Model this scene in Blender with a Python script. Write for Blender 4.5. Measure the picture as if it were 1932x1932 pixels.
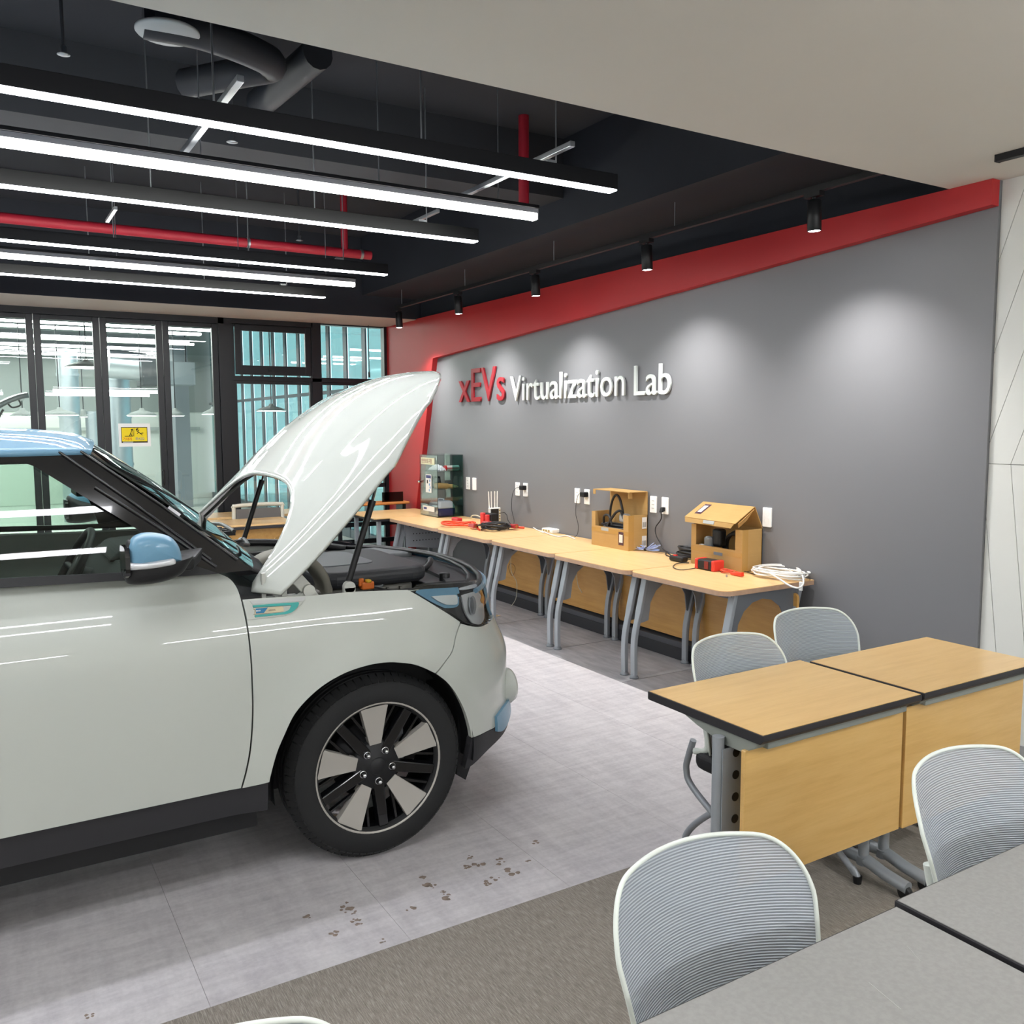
import bpy, bmesh, math, random
from mathutils import Vector, Matrix
from mathutils.geometry import delaunay_2d_cdt

for o in list(bpy.data.objects):
    bpy.data.objects.remove(o)
SC = bpy.context.scene
COL = SC.collection
R = math.radians
random.seed(7)

# ------------------------------------------------------------------ camera
FPX, YAW, PIT, ROL, EYE = 1663.6, 0.5458245, -0.0985613, -0.003900612, 1.64
_f = Vector((math.sin(YAW) * math.cos(PIT), math.cos(YAW) * math.cos(PIT), math.sin(PIT)))
_r0 = Vector((math.cos(YAW), -math.sin(YAW), 0))
_u0 = _r0.cross(_f)
_r = _r0 * math.cos(ROL) + _u0 * math.sin(ROL)
_u = -_r0 * math.sin(ROL) + _u0 * math.cos(ROL)
cam_data = bpy.data.cameras.new('camera')
cam_data.sensor_width = 36
cam_data.lens = FPX / 1932 * 36
cam_data.clip_start = 0.05
cam = bpy.data.objects.new('camera', cam_data)
m = Matrix((_r, _u, -_f)).transposed().to_4x4()
m.translation = Vector((0, 0, EYE))
cam.matrix_world = m
COL.objects.link(cam)
SC.camera = cam

def ray(px, py):
    return _f * FPX + _r * (px - 966) - _u * (py - 966)

def on(ax, v, px, py):
    """survey helper: the room point seen at a pixel of the photograph on the plane axis = v"""
    d = ray(px, py)
    c = Vector((0, 0, EYE))
    return c + d * ((v - c[ax]) / d[ax])

# ------------------------------------------------------------------ world, exposure
world = bpy.data.worlds.new('world')
SC.world = world
world.use_nodes = True
world.node_tree.nodes['Background'].inputs[0].default_value = (0.55, 0.62, 0.70, 1)
world.node_tree.nodes['Background'].inputs[1].default_value = 1.6
SC.view_settings.view_transform = 'Standard'
SC.view_settings.look = 'None'
SC.view_settings.gamma = 1
SC.view_settings.use_curve_mapping = False
SC.view_settings.exposure = 1.4
LAMP = 16.0         # radiance of the linear lamps
SC.cycles.max_bounces = 10
SC.cycles.diffuse_bounces = 5
SC.cycles.glossy_bounces = 5
SC.cycles.transparent_max_bounces = 24
SC.cycles.transmission_bounces = 8
SC.cycles.sample_clamp_indirect = 6
SC.cycles.caustics_reflective = False
SC.cycles.caustics_refractive = False

# ------------------------------------------------------------------ materials
def lin(c):
    if isinstance(c, str):
        c = [int(c[i:i + 2], 16) / 255 for i in (0, 2, 4)]
    return tuple(x / 12.92 if x <= 0.04045 else ((x + 0.055) / 1.055) ** 2.4 for x in c) + (1,)

MATS = {}
def mat(name, col, rough=0.5, metal=0.0, coat=0.0, spec=0.5, var=0.0, vscale=8.0, bump=0.0, bscale=60.0, emit=0.0, trans=0.0, ior=1.45, alpha=1.0):
    if name in MATS:
        return MATS[name]
    m = bpy.data.materials.new(name)
    m.use_nodes = True
    nt = m.node_tree
    b = nt.nodes['Principled BSDF']
    c = lin(col)
    b.inputs['Base Color'].default_value = c
    b.inputs['Roughness'].default_value = rough
    b.inputs['Metallic'].default_value = metal
    b.inputs['Coat Weight'].default_value = coat
    b.inputs['Coat Roughness'].default_value = 0.03
    b.inputs['Specular IOR Level'].default_value = spec
    b.inputs['Transmission Weight'].default_value = trans
    b.inputs['IOR'].default_value = ior
    b.inputs['Alpha'].default_value = alpha
    if emit:
        b.inputs['Emission Color'].default_value = c
        b.inputs['Emission Strength'].default_value = emit
    tc = None
    if var or bump:
        tc = nt.nodes.new('ShaderNodeTexCoord')
    if var:
        n = nt.nodes.new('ShaderNodeTexNoise')
        n.inputs['Scale'].default_value = vscale
        n.inputs['Detail'].default_value = 4
        nt.links.new(tc.outputs['Object'], n.inputs['Vector'])
        r = nt.nodes.new('ShaderNodeMapRange')
        r.inputs[1].default_value = 0.3
        r.inputs[2].default_value = 0.7
        r.inputs[3].default_value = 1 - var
        r.inputs[4].default_value = 1 + var
        nt.links.new(n.outputs['Fac'], r.inputs[0])
        mx = nt.nodes.new('ShaderNodeVectorMath')
        mx.operation = 'SCALE'
        mx.inputs[0].default_value = c[:3]
        nt.links.new(r.outputs[0], mx.inputs['Scale'])
        nt.links.new(mx.outputs[0], b.inputs['Base Color'])
    if bump:
        n = nt.nodes.new('ShaderNodeTexNoise')
        n.inputs['Scale'].default_value = bscale
        n.inputs['Detail'].default_value = 3
        nt.links.new(tc.outputs['Object'], n.inputs['Vector'])
        bp = nt.nodes.new('ShaderNodeBump')
        bp.inputs['Strength'].default_value = bump
        bp.inputs['Distance'].default_value = 0.01
        nt.links.new(n.outputs['Fac'], bp.inputs['Height'])
        nt.links.new(bp.outputs[0], b.inputs['Normal'])
    MATS[name] = m
    return m

def glass(name, tint=(1, 1, 1), fac=1.0, rough=0.0, ior=1.45):
    """a thin pane: tinted straight-through light plus a Fresnel reflection"""
    if name in MATS:
        return MATS[name]
    m = bpy.data.materials.new(name)
    m.use_nodes = True
    nt = m.node_tree
    nt.nodes.remove(nt.nodes['Principled BSDF'])
    out = nt.nodes['Material Output']
    t = nt.nodes.new('ShaderNodeBsdfTransparent')
    t.inputs[0].default_value = lin(tint)
    g = nt.nodes.new('ShaderNodeBsdfGlossy')
    g.inputs['Roughness'].default_value = rough
    fr = nt.nodes.new('ShaderNodeFresnel')
    fr.inputs['IOR'].default_value = ior
    mul = nt.nodes.new('ShaderNodeMath')
    mul.operation = 'MULTIPLY'
    mul.inputs[1].default_value = fac
    mix = nt.nodes.new('ShaderNodeMixShader')
    nt.links.new(fr.outputs[0], mul.inputs[0])
    nt.links.new(mul.outputs[0], mix.inputs[0])
    nt.links.new(t.outputs[0], mix.inputs[1])
    nt.links.new(g.outputs[0], mix.inputs[2])
    nt.links.new(mix.outputs[0], out.inputs['Surface'])
    MATS[name] = m
    return m

def emitter(name, col, s):
    if name in MATS:
        return MATS[name]
    m = bpy.data.materials.new(name)
    m.use_nodes = True
    nt = m.node_tree
    nt.nodes.remove(nt.nodes['Principled BSDF'])
    e = nt.nodes.new('ShaderNodeEmission')
    e.inputs[0].default_value = lin(col)
    e.inputs[1].default_value = s
    nt.links.new(e.outputs[0], nt.nodes['Material Output'].inputs['Surface'])
    MATS[name] = m
    return m

def nodes_of(m):
    nt = m.node_tree
    return nt, nt.nodes['Principled BSDF']

def mix_tex(name, rough, layers, coat=0.0, bump=None, spec=0.5):
    """layers: list of (kind, scale xyz, detail, ramp [(pos, colour)], mix amount); procedural colour stack in object space"""
    if name in MATS:
        return MATS[name]
    m = bpy.data.materials.new(name)
    m.use_nodes = True
    nt, b = nodes_of(m)
    b.inputs['Roughness'].default_value = rough
    b.inputs['Coat Weight'].default_value = coat
    b.inputs['Specular IOR Level'].default_value = spec
    tc = nt.nodes.new('ShaderNodeTexCoord')
    prev = None
    last = None
    for kind, sc, det, ramp, amt, rot in layers:
        mp = nt.nodes.new('ShaderNodeMapping')
        mp.inputs['Scale'].default_value = sc
        mp.inputs['Rotation'].default_value = rot
        nt.links.new(tc.outputs['Object'], mp.inputs['Vector'])
        n = nt.nodes.new('ShaderNodeTexNoise' if kind == 'noise' else 'ShaderNodeTexVoronoi')
        n.inputs['Scale'].default_value = 1.0
        if kind == 'noise':
            n.inputs['Detail'].default_value = det
            n.inputs['Roughness'].default_value = 0.6
        nt.links.new(mp.outputs[0], n.inputs['Vector'])
        cr = nt.nodes.new('ShaderNodeValToRGB')
        el = cr.color_ramp.elements
        el[0].position, el[0].color = ramp[0][0], lin(ramp[0][1])
        el[1].position, el[1].color = ramp[-1][0], lin(ramp[-1][1])
        for p, c in ramp[1:-1]:
            e = el.new(p)
            e.color = lin(c)
        nt.links.new(n.outputs[0], cr.inputs[0])
        last = n
        if prev is None:
            prev = cr.outputs[0]
        else:
            mx = nt.nodes.new('ShaderNodeMix')
            mx.data_type = 'RGBA'
            mx.blend_type = 'MIX'
            mx.inputs[0].default_value = amt
            nt.links.new(prev, mx.inputs[6])
            nt.links.new(cr.outputs[0], mx.inputs[7])
            prev = mx.outputs[2]
    nt.links.new(prev, b.inputs['Base Color'])
    if bump:
        bp = nt.nodes.new('ShaderNodeBump')
        bp.inputs['Strength'].default_value = bump
        bp.inputs['Distance'].default_value = 0.004
        nt.links.new(last.outputs[0], bp.inputs['Height'])
        nt.links.new(bp.outputs[0], b.inputs['Normal'])
    MATS[name] = m
    return m

# ------------------------------------------------------------------ mesh builder
class MB:
    def __init__(self):
        self.v, self.f, self.s = [], [], []

    def add(self, verts, faces, smooth=False):
        n = len(self.v)
        self.v += [tuple(p) for p in verts]
        self.f += [tuple(i + n for i in q) for q in faces]
        self.s += [smooth] * len(faces)
        return self

    def box(self, lo, hi, M=None):
        x0, y0, z0 = lo
        x1, y1, z1 = hi
        vs = [Vector(p) for p in ((x0, y0, z0), (x1, y0, z0), (x1, y1, z0), (x0, y1, z0), (x0, y0, z1), (x1, y0, z1), (x1, y1, z1), (x0, y1, z1))]
        if M:
            vs = [M @ p for p in vs]
        return self.add(vs, [(0, 3, 2, 1), (4, 5, 6, 7), (0, 1, 5, 4), (1, 2, 6, 5), (2, 3, 7, 6), (3, 0, 4, 7)])

    def cbox(self, c, s, M=None):
        return self.box([c[i] - s[i] / 2 for i in range(3)], [c[i] + s[i] / 2 for i in range(3)], M)

    def hexa(self, b4, t4):
        return self.add(list(b4) + list(t4), [(0, 3, 2, 1), (4, 5, 6, 7), (0, 1, 5, 4), (1, 2, 6, 5), (2, 3, 7, 6), (3, 0, 4, 7)])

    def prism(self, poly, ax, a, b, M=None):
        """extrude a 2D outline along axis ax from a to b; outline coordinates are the two other axes in order"""
        def P(p, w):
            q = list(p)
            q.insert(ax, w)
            v = Vector(q)
            return M @ v if M else v
        n = len(poly)
        vs = [P(p, a) for p in poly] + [P(p, b) for p in poly]
        fs = [tuple(range(n))[::-1], tuple(range(n, 2 * n))] + [(i, (i + 1) % n, n + (i + 1) % n, n + i) for i in range(n)]
        return self.add(vs, fs)

    def tube(self, pts, r, n=8, closed=False, caps=True, smooth=True):
        pts = [Vector(p) for p in pts]
        rs = r if isinstance(r, (list, tuple)) else [r] * len(pts)
        k = len(pts)
        rings = []
        up = None
        for i in range(k):
            a = pts[(i - 1) % k] if (closed or i > 0) else pts[i]
            b = pts[(i + 1) % k] if (closed or i < k - 1) else pts[i]
            t = (b - a)
            if t.length < 1e-9:
                t = Vector((0, 0, 1))
            t.normalize()
            if up is None:
                up = t.orthogonal().normalized()
            else:
                up = up - t * up.dot(t)
                up = up.normalized() if up.length > 1e-6 else t.orthogonal().normalized()
            w = t.cross(up)
            rings.append([pts[i] + (up * math.cos(2 * math.pi * j / n) + w * math.sin(2 * math.pi * j / n)) * rs[i] for j in range(n)])
        vs = [p for g in rings for p in g]
        fs = []
        for i in range(k if closed else k - 1):
            i2 = (i + 1) % k
            fs += [(i * n + j, i * n + (j + 1) % n, i2 * n + (j + 1) % n, i2 * n + j) for j in range(n)]
        self.add(vs, fs, smooth)
        if caps and not closed:
            self.add(rings[0], [tuple(range(n))[::-1]])
            self.add(rings[-1], [tuple(range(n))])
        return self

    def cyl(self, p0, p1, r, n=16, r2=None):
        return self.tube([p0, p1], [r, r if r2 is None else r2], n)

    def lathe(self, prof, c, ax=2, n=32, smooth=True, a0=0, a1=2 * math.pi):
        """prof: (radius, offset along axis)"""
        full = abs(a1 - a0 - 2 * math.pi) < 1e-6
        m_ = n if full else n + 1
        vs = []
        o = [i for i in range(3) if i != ax]
        for rr, h in prof:
            for j in range(m_):
                a = a0 + (a1 - a0) * j / n
                q = [0, 0, 0]
                q[o[0]] = c[o[0]] + rr * math.cos(a)
                q[o[1]] = c[o[1]] + rr * math.sin(a)
                q[ax] = c[ax] + h
                vs.append(q)
        fs = []
        for i in range(len(prof) - 1):
            for j in range(n):
                j2 = (j + 1) % m_ if full else j + 1
                fs.append((i * m_ + j, i * m_ + j2, (i + 1) * m_ + j2, (i + 1) * m_ + j))
        return self.add(vs, fs, smooth)

    def grid(self, fn, nu, nv, smooth=True):
        vs = [fn(i / nu, j / nv) for i in range(nu + 1) for j in range(nv + 1)]
        fs = [(i * (nv + 1) + j, (i + 1) * (nv + 1) + j, (i + 1) * (nv + 1) + j + 1, i * (nv + 1) + j + 1) for i in range(nu) for j in range(nv)]
        return self.add(vs, fs, smooth)

    def mirror_y(self, yc):
        n = len(self.v)
        vs = [(p[0], 2 * yc - p[1], p[2]) for p in self.v]
        fs = [tuple(reversed(q)) for q in self.f]
        s = list(self.s)
        self.v += vs
        self.f += [tuple(i + n for i in q) for q in fs]
        self.s += s
        return self

    def build(self, name, material, parent=None, bevel=0.0, seg=2, solid=0.0, recalc=True, subsurf=0):
        me = bpy.data.meshes.new(name)
        off = Vector((0, 0, 0))
        p = parent
        while p is not None:
            off += p.location
            p = p.parent
        me.from_pydata([Vector(q) - off for q in self.v], [], self.f)
        me.polygons.foreach_set('use_smooth', self.s)
        if recalc:
            bm = bmesh.new()
            bm.from_mesh(me)
            bmesh.ops.recalc_face_normals(bm, faces=bm.faces)
            bm.to_mesh(me)
            bm.free()
        me.update()
        if isinstance(material, (list, tuple)):
            for q in material:
                me.materials.append(q)
        else:
            me.materials.append(material)
        o = bpy.data.objects.new(name, me)
        COL.objects.link(o)
        if parent is not None:
            o.parent = parent
        if solid:
            md = o.modifiers.new('solid', 'SOLIDIFY')
            md.thickness = abs(solid)
            md.offset = -1 if solid > 0 else 1
        if bevel:
            md = o.modifiers.new('bevel', 'BEVEL')
            md.width = bevel
            md.segments = seg
            md.limit_method = 'ANGLE'
            md.angle_limit = R(40)
            md.harden_normals = False
        if subsurf:
            md = o.modifiers.new('sub', 'SUBSURF')
            md.levels = md.render_levels = subsurf
        return o

def tag(o, label=None, cat=None, group=None, kind=None):
    if label:
        o['label'] = label
    if cat:
        o['category'] = cat
    if group:
        o['group'] = group
    if kind:
        o['kind'] = kind
    return o

def thing(name, label, cat, loc=(0, 0, 0), group=None):
    o = bpy.data.objects.new(name, None)
    o.empty_display_size = 0.1
    COL.objects.link(o)
    o.location = loc
    return tag(o, label, cat, group)

def struct(name, mb, m, parent=None, **k):
    o = mb.build(name, m, parent, **k)
    if parent is None:
        o['kind'] = 'structure'
    return o

def dup(root, loc, label=None, group=None, rotz=None):
    """a copy of a thing with copies of its parts and sub-parts"""
    r = root.copy()
    COL.objects.link(r)
    r.location = loc
    if rotz is not None:
        r.rotation_euler.z = rotz
    if label:
        r['label'] = label
    if group:
        r['group'] = group
    for ch in list(root.children):
        c = ch.copy()
        COL.objects.link(c)
        c.parent = r
        for g in list(ch.children):
            d = g.copy()
            COL.objects.link(d)
            d.parent = c
    return r

def spline(pts, n=8, closed=False):
    """Catmull-Rom through points"""
    P = [Vector(p) for p in pts]
    k = len(P)
    out = []
    for i in range(k if closed else k - 1):
        if closed:
            p0, p1, p2, p3 = P[(i - 1) % k], P[i], P[(i + 1) % k], P[(i + 2) % k]
        else:
            p0, p1, p2, p3 = P[max(i - 1, 0)], P[i], P[i + 1], P[min(i + 2, k - 1)]
        for j in range(n):
            t = j / n
            out.append(0.5 * ((2 * p1) + (p2 - p0) * t + (2 * p0 - 5 * p1 + 4 * p2 - p3) * t * t + (3 * p1 - p0 - 3 * p2 + p3) * t ** 3))
    if not closed:
        out.append(P[-1])
    return out

def interp(tab, x):
    if x <= tab[0][0]:
        return tab[0][1]
    for (a, u), (b, w) in zip(tab, tab[1:]):
        if x <= b:
            t = (x - a) / (b - a)
            return u + (w - u) * t
    return tab[-1][1]

def sinterp(tab, x):
    """smooth (Catmull-Rom) table lookup"""
    n = len(tab)
    if x <= tab[0][0]:
        s = (tab[1][1] - tab[0][1]) / (tab[1][0] - tab[0][0])
        return tab[0][1] + s * (x - tab[0][0])
    if x >= tab[-1][0]:
        s = (tab[-1][1] - tab[-2][1]) / (tab[-1][0] - tab[-2][0])
        return tab[-1][1] + s * (x - tab[-1][0])
    for i in range(n - 1):
        if x <= tab[i + 1][0]:
            break
    def sl(j):
        a, b = tab[max(j - 1, 0)], tab[min(j + 1, n - 1)]
        return (b[1] - a[1]) / (b[0] - a[0])
    h = tab[i + 1][0] - tab[i][0]
    t = (x - tab[i][0]) / h
    return ((2 * t ** 3 - 3 * t * t + 1) * tab[i][1] + (t ** 3 - 2 * t * t + t) * h * sl(i) + (-2 * t ** 3 + 3 * t * t) * tab[i + 1][1] + (t ** 3 - t * t) * h * sl(i + 1))

def round_rect(x0, z0, x1, z1, r, n=4):
    out = []
    for cx, cz, a in ((x1 - r, z1 - r, 0), (x0 + r, z1 - r, 90), (x0 + r, z0 + r, 180), (x1 - r, z0 + r, 270)):
        for i in range(n + 1):
            t = R(a + 90 * i / n)
            out.append((cx + r * math.cos(t), cz + r * math.sin(t)))
    return out

def clip_poly(poly, axis, v, keep_less):
    out = []
    n = len(poly)
    for i in range(n):
        a, b = poly[i], poly[(i + 1) % n]
        ia = (a[axis] <= v) == keep_less
        ib = (b[axis] <= v) == keep_less
        if ia:
            out.append(a)
        if ia != ib:
            t = (v - a[axis]) / (b[axis] - a[axis])
            out.append((a[0] + t * (b[0] - a[0]), a[1] + t * (b[1] - a[1])))
    return out

def text_mesh(s, size, extrude=0.0, align='LEFT', squeeze=1.0, bold=0.0):
    cu = bpy.data.curves.new('lettering', 'FONT')
    cu.body = s
    cu.size = size
    cu.extrude = extrude
    cu.align_x = align
    cu.offset = bold
    cu.resolution_u = 4
    o = bpy.data.objects.new('lettering', cu)
    COL.objects.link(o)
    bpy.context.view_layer.update()
    dg = bpy.context.evaluated_depsgraph_get()
    me = bpy.data.meshes.new_from_object(o.evaluated_get(dg))
    bpy.data.objects.remove(o)
    me.transform(Matrix.Diagonal((squeeze, 1, 1, 1)))
    return me

def text_obj(name, s, size, M, material, parent=None, extrude=0.0005, align='LEFT', squeeze=1.0, bold=0.0):
    """lettering as a thin mesh; M places its local x (reading direction), y (up), z (out)"""
    me = text_mesh(s, size, extrude, align, squeeze, bold)
    off = Vector((0, 0, 0))
    p = parent
    while p is not None:
        off += p.location
        p = p.parent
    me.transform(Matrix.Translation(-off) @ M)
    me.materials.clear()
    me.materials.append(material)
    o = bpy.data.objects.new(name, me)
    COL.objects.link(o)
    if parent is not None:
        o.parent = parent
    return o

def frame(origin, xdir, ydir):
    x = Vector(xdir).normalized()
    y = Vector(ydir).normalized()
    z = x.cross(y)
    M = Matrix((x, y, z)).transposed().to_4x4()
    M.translation = Vector(origin)
    return M
# ================================================================== the setting
XW, YF, YE = 4.31, 9.895, 2.534          # grey wall plane, window wall, near end of the grey wall
ZC, ZS = 2.81, 3.62                       # white ceiling, dark slab
XL, YB = -6.0, -4.6                       # unseen left and back walls
M_white = mat('ceiling_white', 'cfccc4', 0.8, var=0.015, vscale=1.5)
M_wallw = mat('wall_white', 'd4d5d0', 0.6)
M_dark = mat('dark_ceiling_paint', '22262e', 0.75, var=0.12, vscale=2)
M_slab = mat('slab_paint', '2f3238', 0.8, var=0.15, vscale=1.2)
M_grey = mat('grey_wall_film', '727376', 0.42, bump=0.03, bscale=400)
M_red = mat('red_panel', 'b3272a', 0.5, bump=0.02, bscale=300)
M_frame = mat('black_window_frame', '16181c', 0.4)
M_black = mat('black_plastic', '141517', 0.45)
M_blackm = mat('black_metal', '1a1b1e', 0.35, metal=0.3)
M_steel = mat('steel_zinc', '9ba0a5', 0.4, metal=0.9)
M_white_pl = mat('white_plastic', 'e9e9e6', 0.4)
M_pane = glass('window_glass', 'f2f7f5', 1.6)

# floor slab and coverings
M_sub = mat('sub_floor', '8b8a8c', 0.7)
floor = struct('floor', MB().box((XL, YB, -0.2), (XW + 0.2, YF + 0.06, -0.012)), M_sub)

M_vinyl = mix_tex('vinyl_tile', 0.42, [
    ('noise', (2.2, 2.6, 2), 6, [(0.3, 'aba7ab'), (0.5, 'bdbabc'), (0.7, 'cbc7c8')], 1, (0, 0, 0)),
    ('noise', (16, 3.0, 2), 5, [(0.36, '989499'), (0.52, 'bebbbc'), (0.66, 'd6d3d3')], 0.5, (0, 0, 0)),
    ('noise', (4, 26, 2), 4, [(0.4, 'aca9ad'), (0.6, 'd2cfd0')], 0.38, (0, 0, 0)),
    ('noise', (60, 60, 2), 2, [(0.35, 'b0adb1'), (0.65, 'd3d0d1')], 0.22, (0, 0, 0))], spec=0.4)
M_vinyl2 = mix_tex('dark_vinyl_tile', 0.5, [
    ('noise', (3, 3, 2), 6, [(0.3, '98979a'), (0.7, 'aeadaf')], 1, (0, 0, 0)),
    ('noise', (20, 4, 2), 5, [(0.36, '8b8a8d'), (0.66, 'bbbabb')], 0.5, (0, 0, 0))], spec=0.4)
YC0 = 2.452       # carpet meets vinyl
xs = [-6.0] + [round(0.485 + 0.622 * k, 3) for k in range(-9, 5)] + [3.45]
ys = [YC0 + 1.244 * k for k in range(6)] + [YF]
tile_me = {}
for i in range(len(xs) - 1):
    for j in range(len(ys) - 1):
        w, d = xs[i + 1] - xs[i], ys[j + 1] - ys[j]
        if w < 0.05:
            continue
        b = MB().box((xs[i] + 0.0006, ys[j] + 0.0006, -0.012), (xs[i + 1] - 0.0006, ys[j + 1] - 0.0006, 0))
        b.build('vinyl_tile', M_vinyl, floor)
yd = [YC0] + [4.335 - 0.93, 4.335, 4.335 + 0.93, 4.335 + 1.86, 4.335 + 2.79, 4.335 + 3.72, 4.335 + 4.65, YF]
for j in range(len(yd) - 1):
    MB().box((3.4515, yd[j] + 0.0035, -0.012), (4.14, yd[j + 1] - 0.0035, 0)).build('dark_vinyl_tile', M_vinyl2, floor)
M_carpet = mix_tex('carpet_weave', 0.95, [
    ('noise', (2.0, 2.0, 2), 4, [(0.3, '837d75'), (0.7, '989188')], 1, (0, 0, 0)),
    ('noise', (330, 24, 10), 3, [(0.32, '5c564f'), (0.5, '8c867d'), (0.68, 'bdb6ab')], 0.62, (0, 0, 0)),
    ('noise', (420, 420, 10), 2, [(0.3, '5f5952'), (0.7, 'a8a198')], 0.3, (0, 0, 0))], bump=0.5, spec=0.1)
struct('carpet', MB().box((XL, YB, -0.012), (XW + 0.02, YC0 - 0.001, 0.003)), M_carpet)

# shoe marks on the vinyl
M_mud = mat('dried_mud', '85776c', 0.9, var=0.25, vscale=60)
mud = MB()
rr = random.Random(3)
for px, py, s in ((650, 1711, .028), (662, 1722, .02), (670, 1735, .018), (677, 1742, .014), (806, 1656, .024), (802, 1668, .026), (816, 1673, .018), (834, 1685, .017), (842, 1694, .024),
                  (886, 1617, .018), (902, 1630, .022), (884, 1636, .018), (942, 1625, .026), (966, 1644, .026), (920, 1666, .02), (936, 1657, .016), (773, 1713, .02), (577, 1732, .018), (633, 1759, .02),
                  (1010, 1588, .018), (998, 1625, .012), (722, 1775, .012), (170, 1917, .012)):
    c = on(2, 0.0006, px, py)
    for k in range(5):
        a0 = rr.random() * 6.28
        q = s * rr.uniform(0.2, 0.55)
        cx, cy = c.x + rr.uniform(-s, s) * 0.8, c.y + rr.uniform(-s, s) * 0.8
        mud.add([(cx + q * rr.uniform(.6, 1.2) * math.cos(a0 + i * 0.9), cy + q * rr.uniform(.6, 1.2) * math.sin(a0 + i * 0.9), 0.0006 + k * 0.0001) for i in range(7)], [tuple(range(7))])
mo = mud.build('mud_marks', M_mud, floor)
tag(mo, kind='stuff')

# walls around
struct('wall_back', MB().box((XL, YB - 0.1, -0.2), (XW + 0.3, YB, ZS)), M_wallw)
struct('wall_left', MB().box((XL - 0.1, YB - 0.1, -0.2), (XL, YF + 0.3, ZS)), M_wallw)
wr = struct('wall_right', MB().box((XW, YE, 0), (XW + 0.14, YF + 0.1, ZC)), M_grey)
struct('wall_upper', MB().box((XW - 0.002, 2.78, ZC - 0.002), (XW + 0.14, YF + 0.1, ZS)), M_dark)
struct('wall_plinth', MB().box((4.13, YE, 0), (XW, 9.25, 0.125)), mat('plinth_grey', '4b4d52', 0.55), bevel=0.003)
struct('baseboard_right', MB().box((4.124, YE, 0), (4.13, 9.25, 0.085)), mat('baseboard_dark', '2c2d31', 0.5))
# red frame panel, proud of the grey wall
red = MB().prism([(YE, 2.687), (YE, ZC), (YF, ZC), (YF, 0), (9.30, 0), (8.622, 2.352)], 0, XW - 0.06, XW)
struct('trim_1', red, M_red, bevel=0.002)

# white wall of chevron boards, nearer the camera
wl = struct('wall_boards', MB().box((XW + 0.035, YB, 0), (XW + 0.2, YE, ZC)), mat('board_backing', '8f908e', 0.7))
ZM = 1.437
a1, a2 = on(0, 4.33, 1932, 445), on(0, 4.33, 1875, 605)
su = (a2.y - a1.y) / (a2.z - a1.z)
b1, b2 = on(0, 4.33, 1867.5, 884), on(0, 4.33, 1893, 1224)
sl = (b2.y - b1.y) / (b2.z - b1.z)
M_board = mat('white_board', 'd3d5d0', 0.45)
def planks(z0, z1, s, first, step):
    k = -24
    while k < 26:
        y0 = first + k * step
        poly = [(y0 + s * (z0 - ZM) + 0.0015, z0), (y0 + step + s * (z0 - ZM) - 0.0015, z0), (y0 + step + s * (z1 - ZM) - 0.0015, z1), (y0 + s * (z1 - ZM) + 0.0015, z1)]
        poly = clip_poly(poly, 0, YE - 0.002, True)
        if poly:
            poly = clip_poly(poly, 0, -1.2, False)
        if len(poly) > 2:
            MB().prism(poly, 0, 4.328, 4.346).build('wall_board', M_board, wl)
        k += 1
planks(ZM + 0.0015, ZC, su, on(0, 4.33, 1907, 879).y, 0.145)
planks(0.06, ZM - 0.0015, sl, on(0, 4.33, 1907, 884).y, 0.145)
struct('baseboard_boards', MB().box((4.315, YB, 0), (4.346, YE, 0.06)), mat('baseboard_grey', '9a9b9b', 0.5))

# ceilings
ce = struct('ceiling', MB().box((XL, YB, ZC), (XW + 0.15, 2.76, ZC + 0.12)), M_white)
struct('ceiling_fascia', MB().box((XL, 2.70, ZC + 0.12), (XW + 0.15, 2.76, ZS)), M_dark)
struct('ceiling_slab', MB().box((XL, 2.5, ZS), (XW + 0.3, YF + 0.2, ZS + 0.15)), M_slab)
struct('ceiling_soffit', MB().box((XL, 9.03, 2.80), (XW - 0.06, YF + 0.1, 2.90)), mat('soffit_white', 'cbc3b8', 0.8))
struct('ceiling_soffit_fascia', MB().box((XL, 9.024, 2.804), (XW - 0.002, 9.06, ZS)), M_dark)
bm_ = MB().box((XL, 5.25, 3.22), (XW, 5.55, ZS))
struct('ceiling_beam', bm_, M_slab)
struct('ceiling_bulkhead', MB().box((3.62, 2.77, 3.02), (XW, 9.02, ZS)), M_dark)

# ------------------------------------------------------------------ window wall
def ring(mb, x0, x1, z0, z1, w, y0, y1, wt=None, wb=None):
    wt = w if wt is None else wt
    wb = w if wb is None else wb
    mb.box((x0, y0, z0), (x0 + w, y1, z1)).box((x1 - w, y0, z0), (x1, y1, z1))
    mb.box((x0 + w, y0, z1 - wt), (x1 - w, y1, z1)).box((x0 + w, y0, z0), (x1 - w, y1, z0 + wb))
    return mb

def leaf(name, x0, x1, z0, z1, w, y0=9.87, y1=9.92, wt=None, wb=None, label=None):
    f = struct(name, ring(MB(), x0, x1, z0, z1, w, y0, y1, wt, wb), M_frame, bevel=0.003)
    g = MB().box((x0 + w - 0.005, 9.892, z0 + 0.02), (x1 - w + 0.005, 9.898, z1 - 0.02)).build('pane', M_pane, f)
    return f

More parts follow.
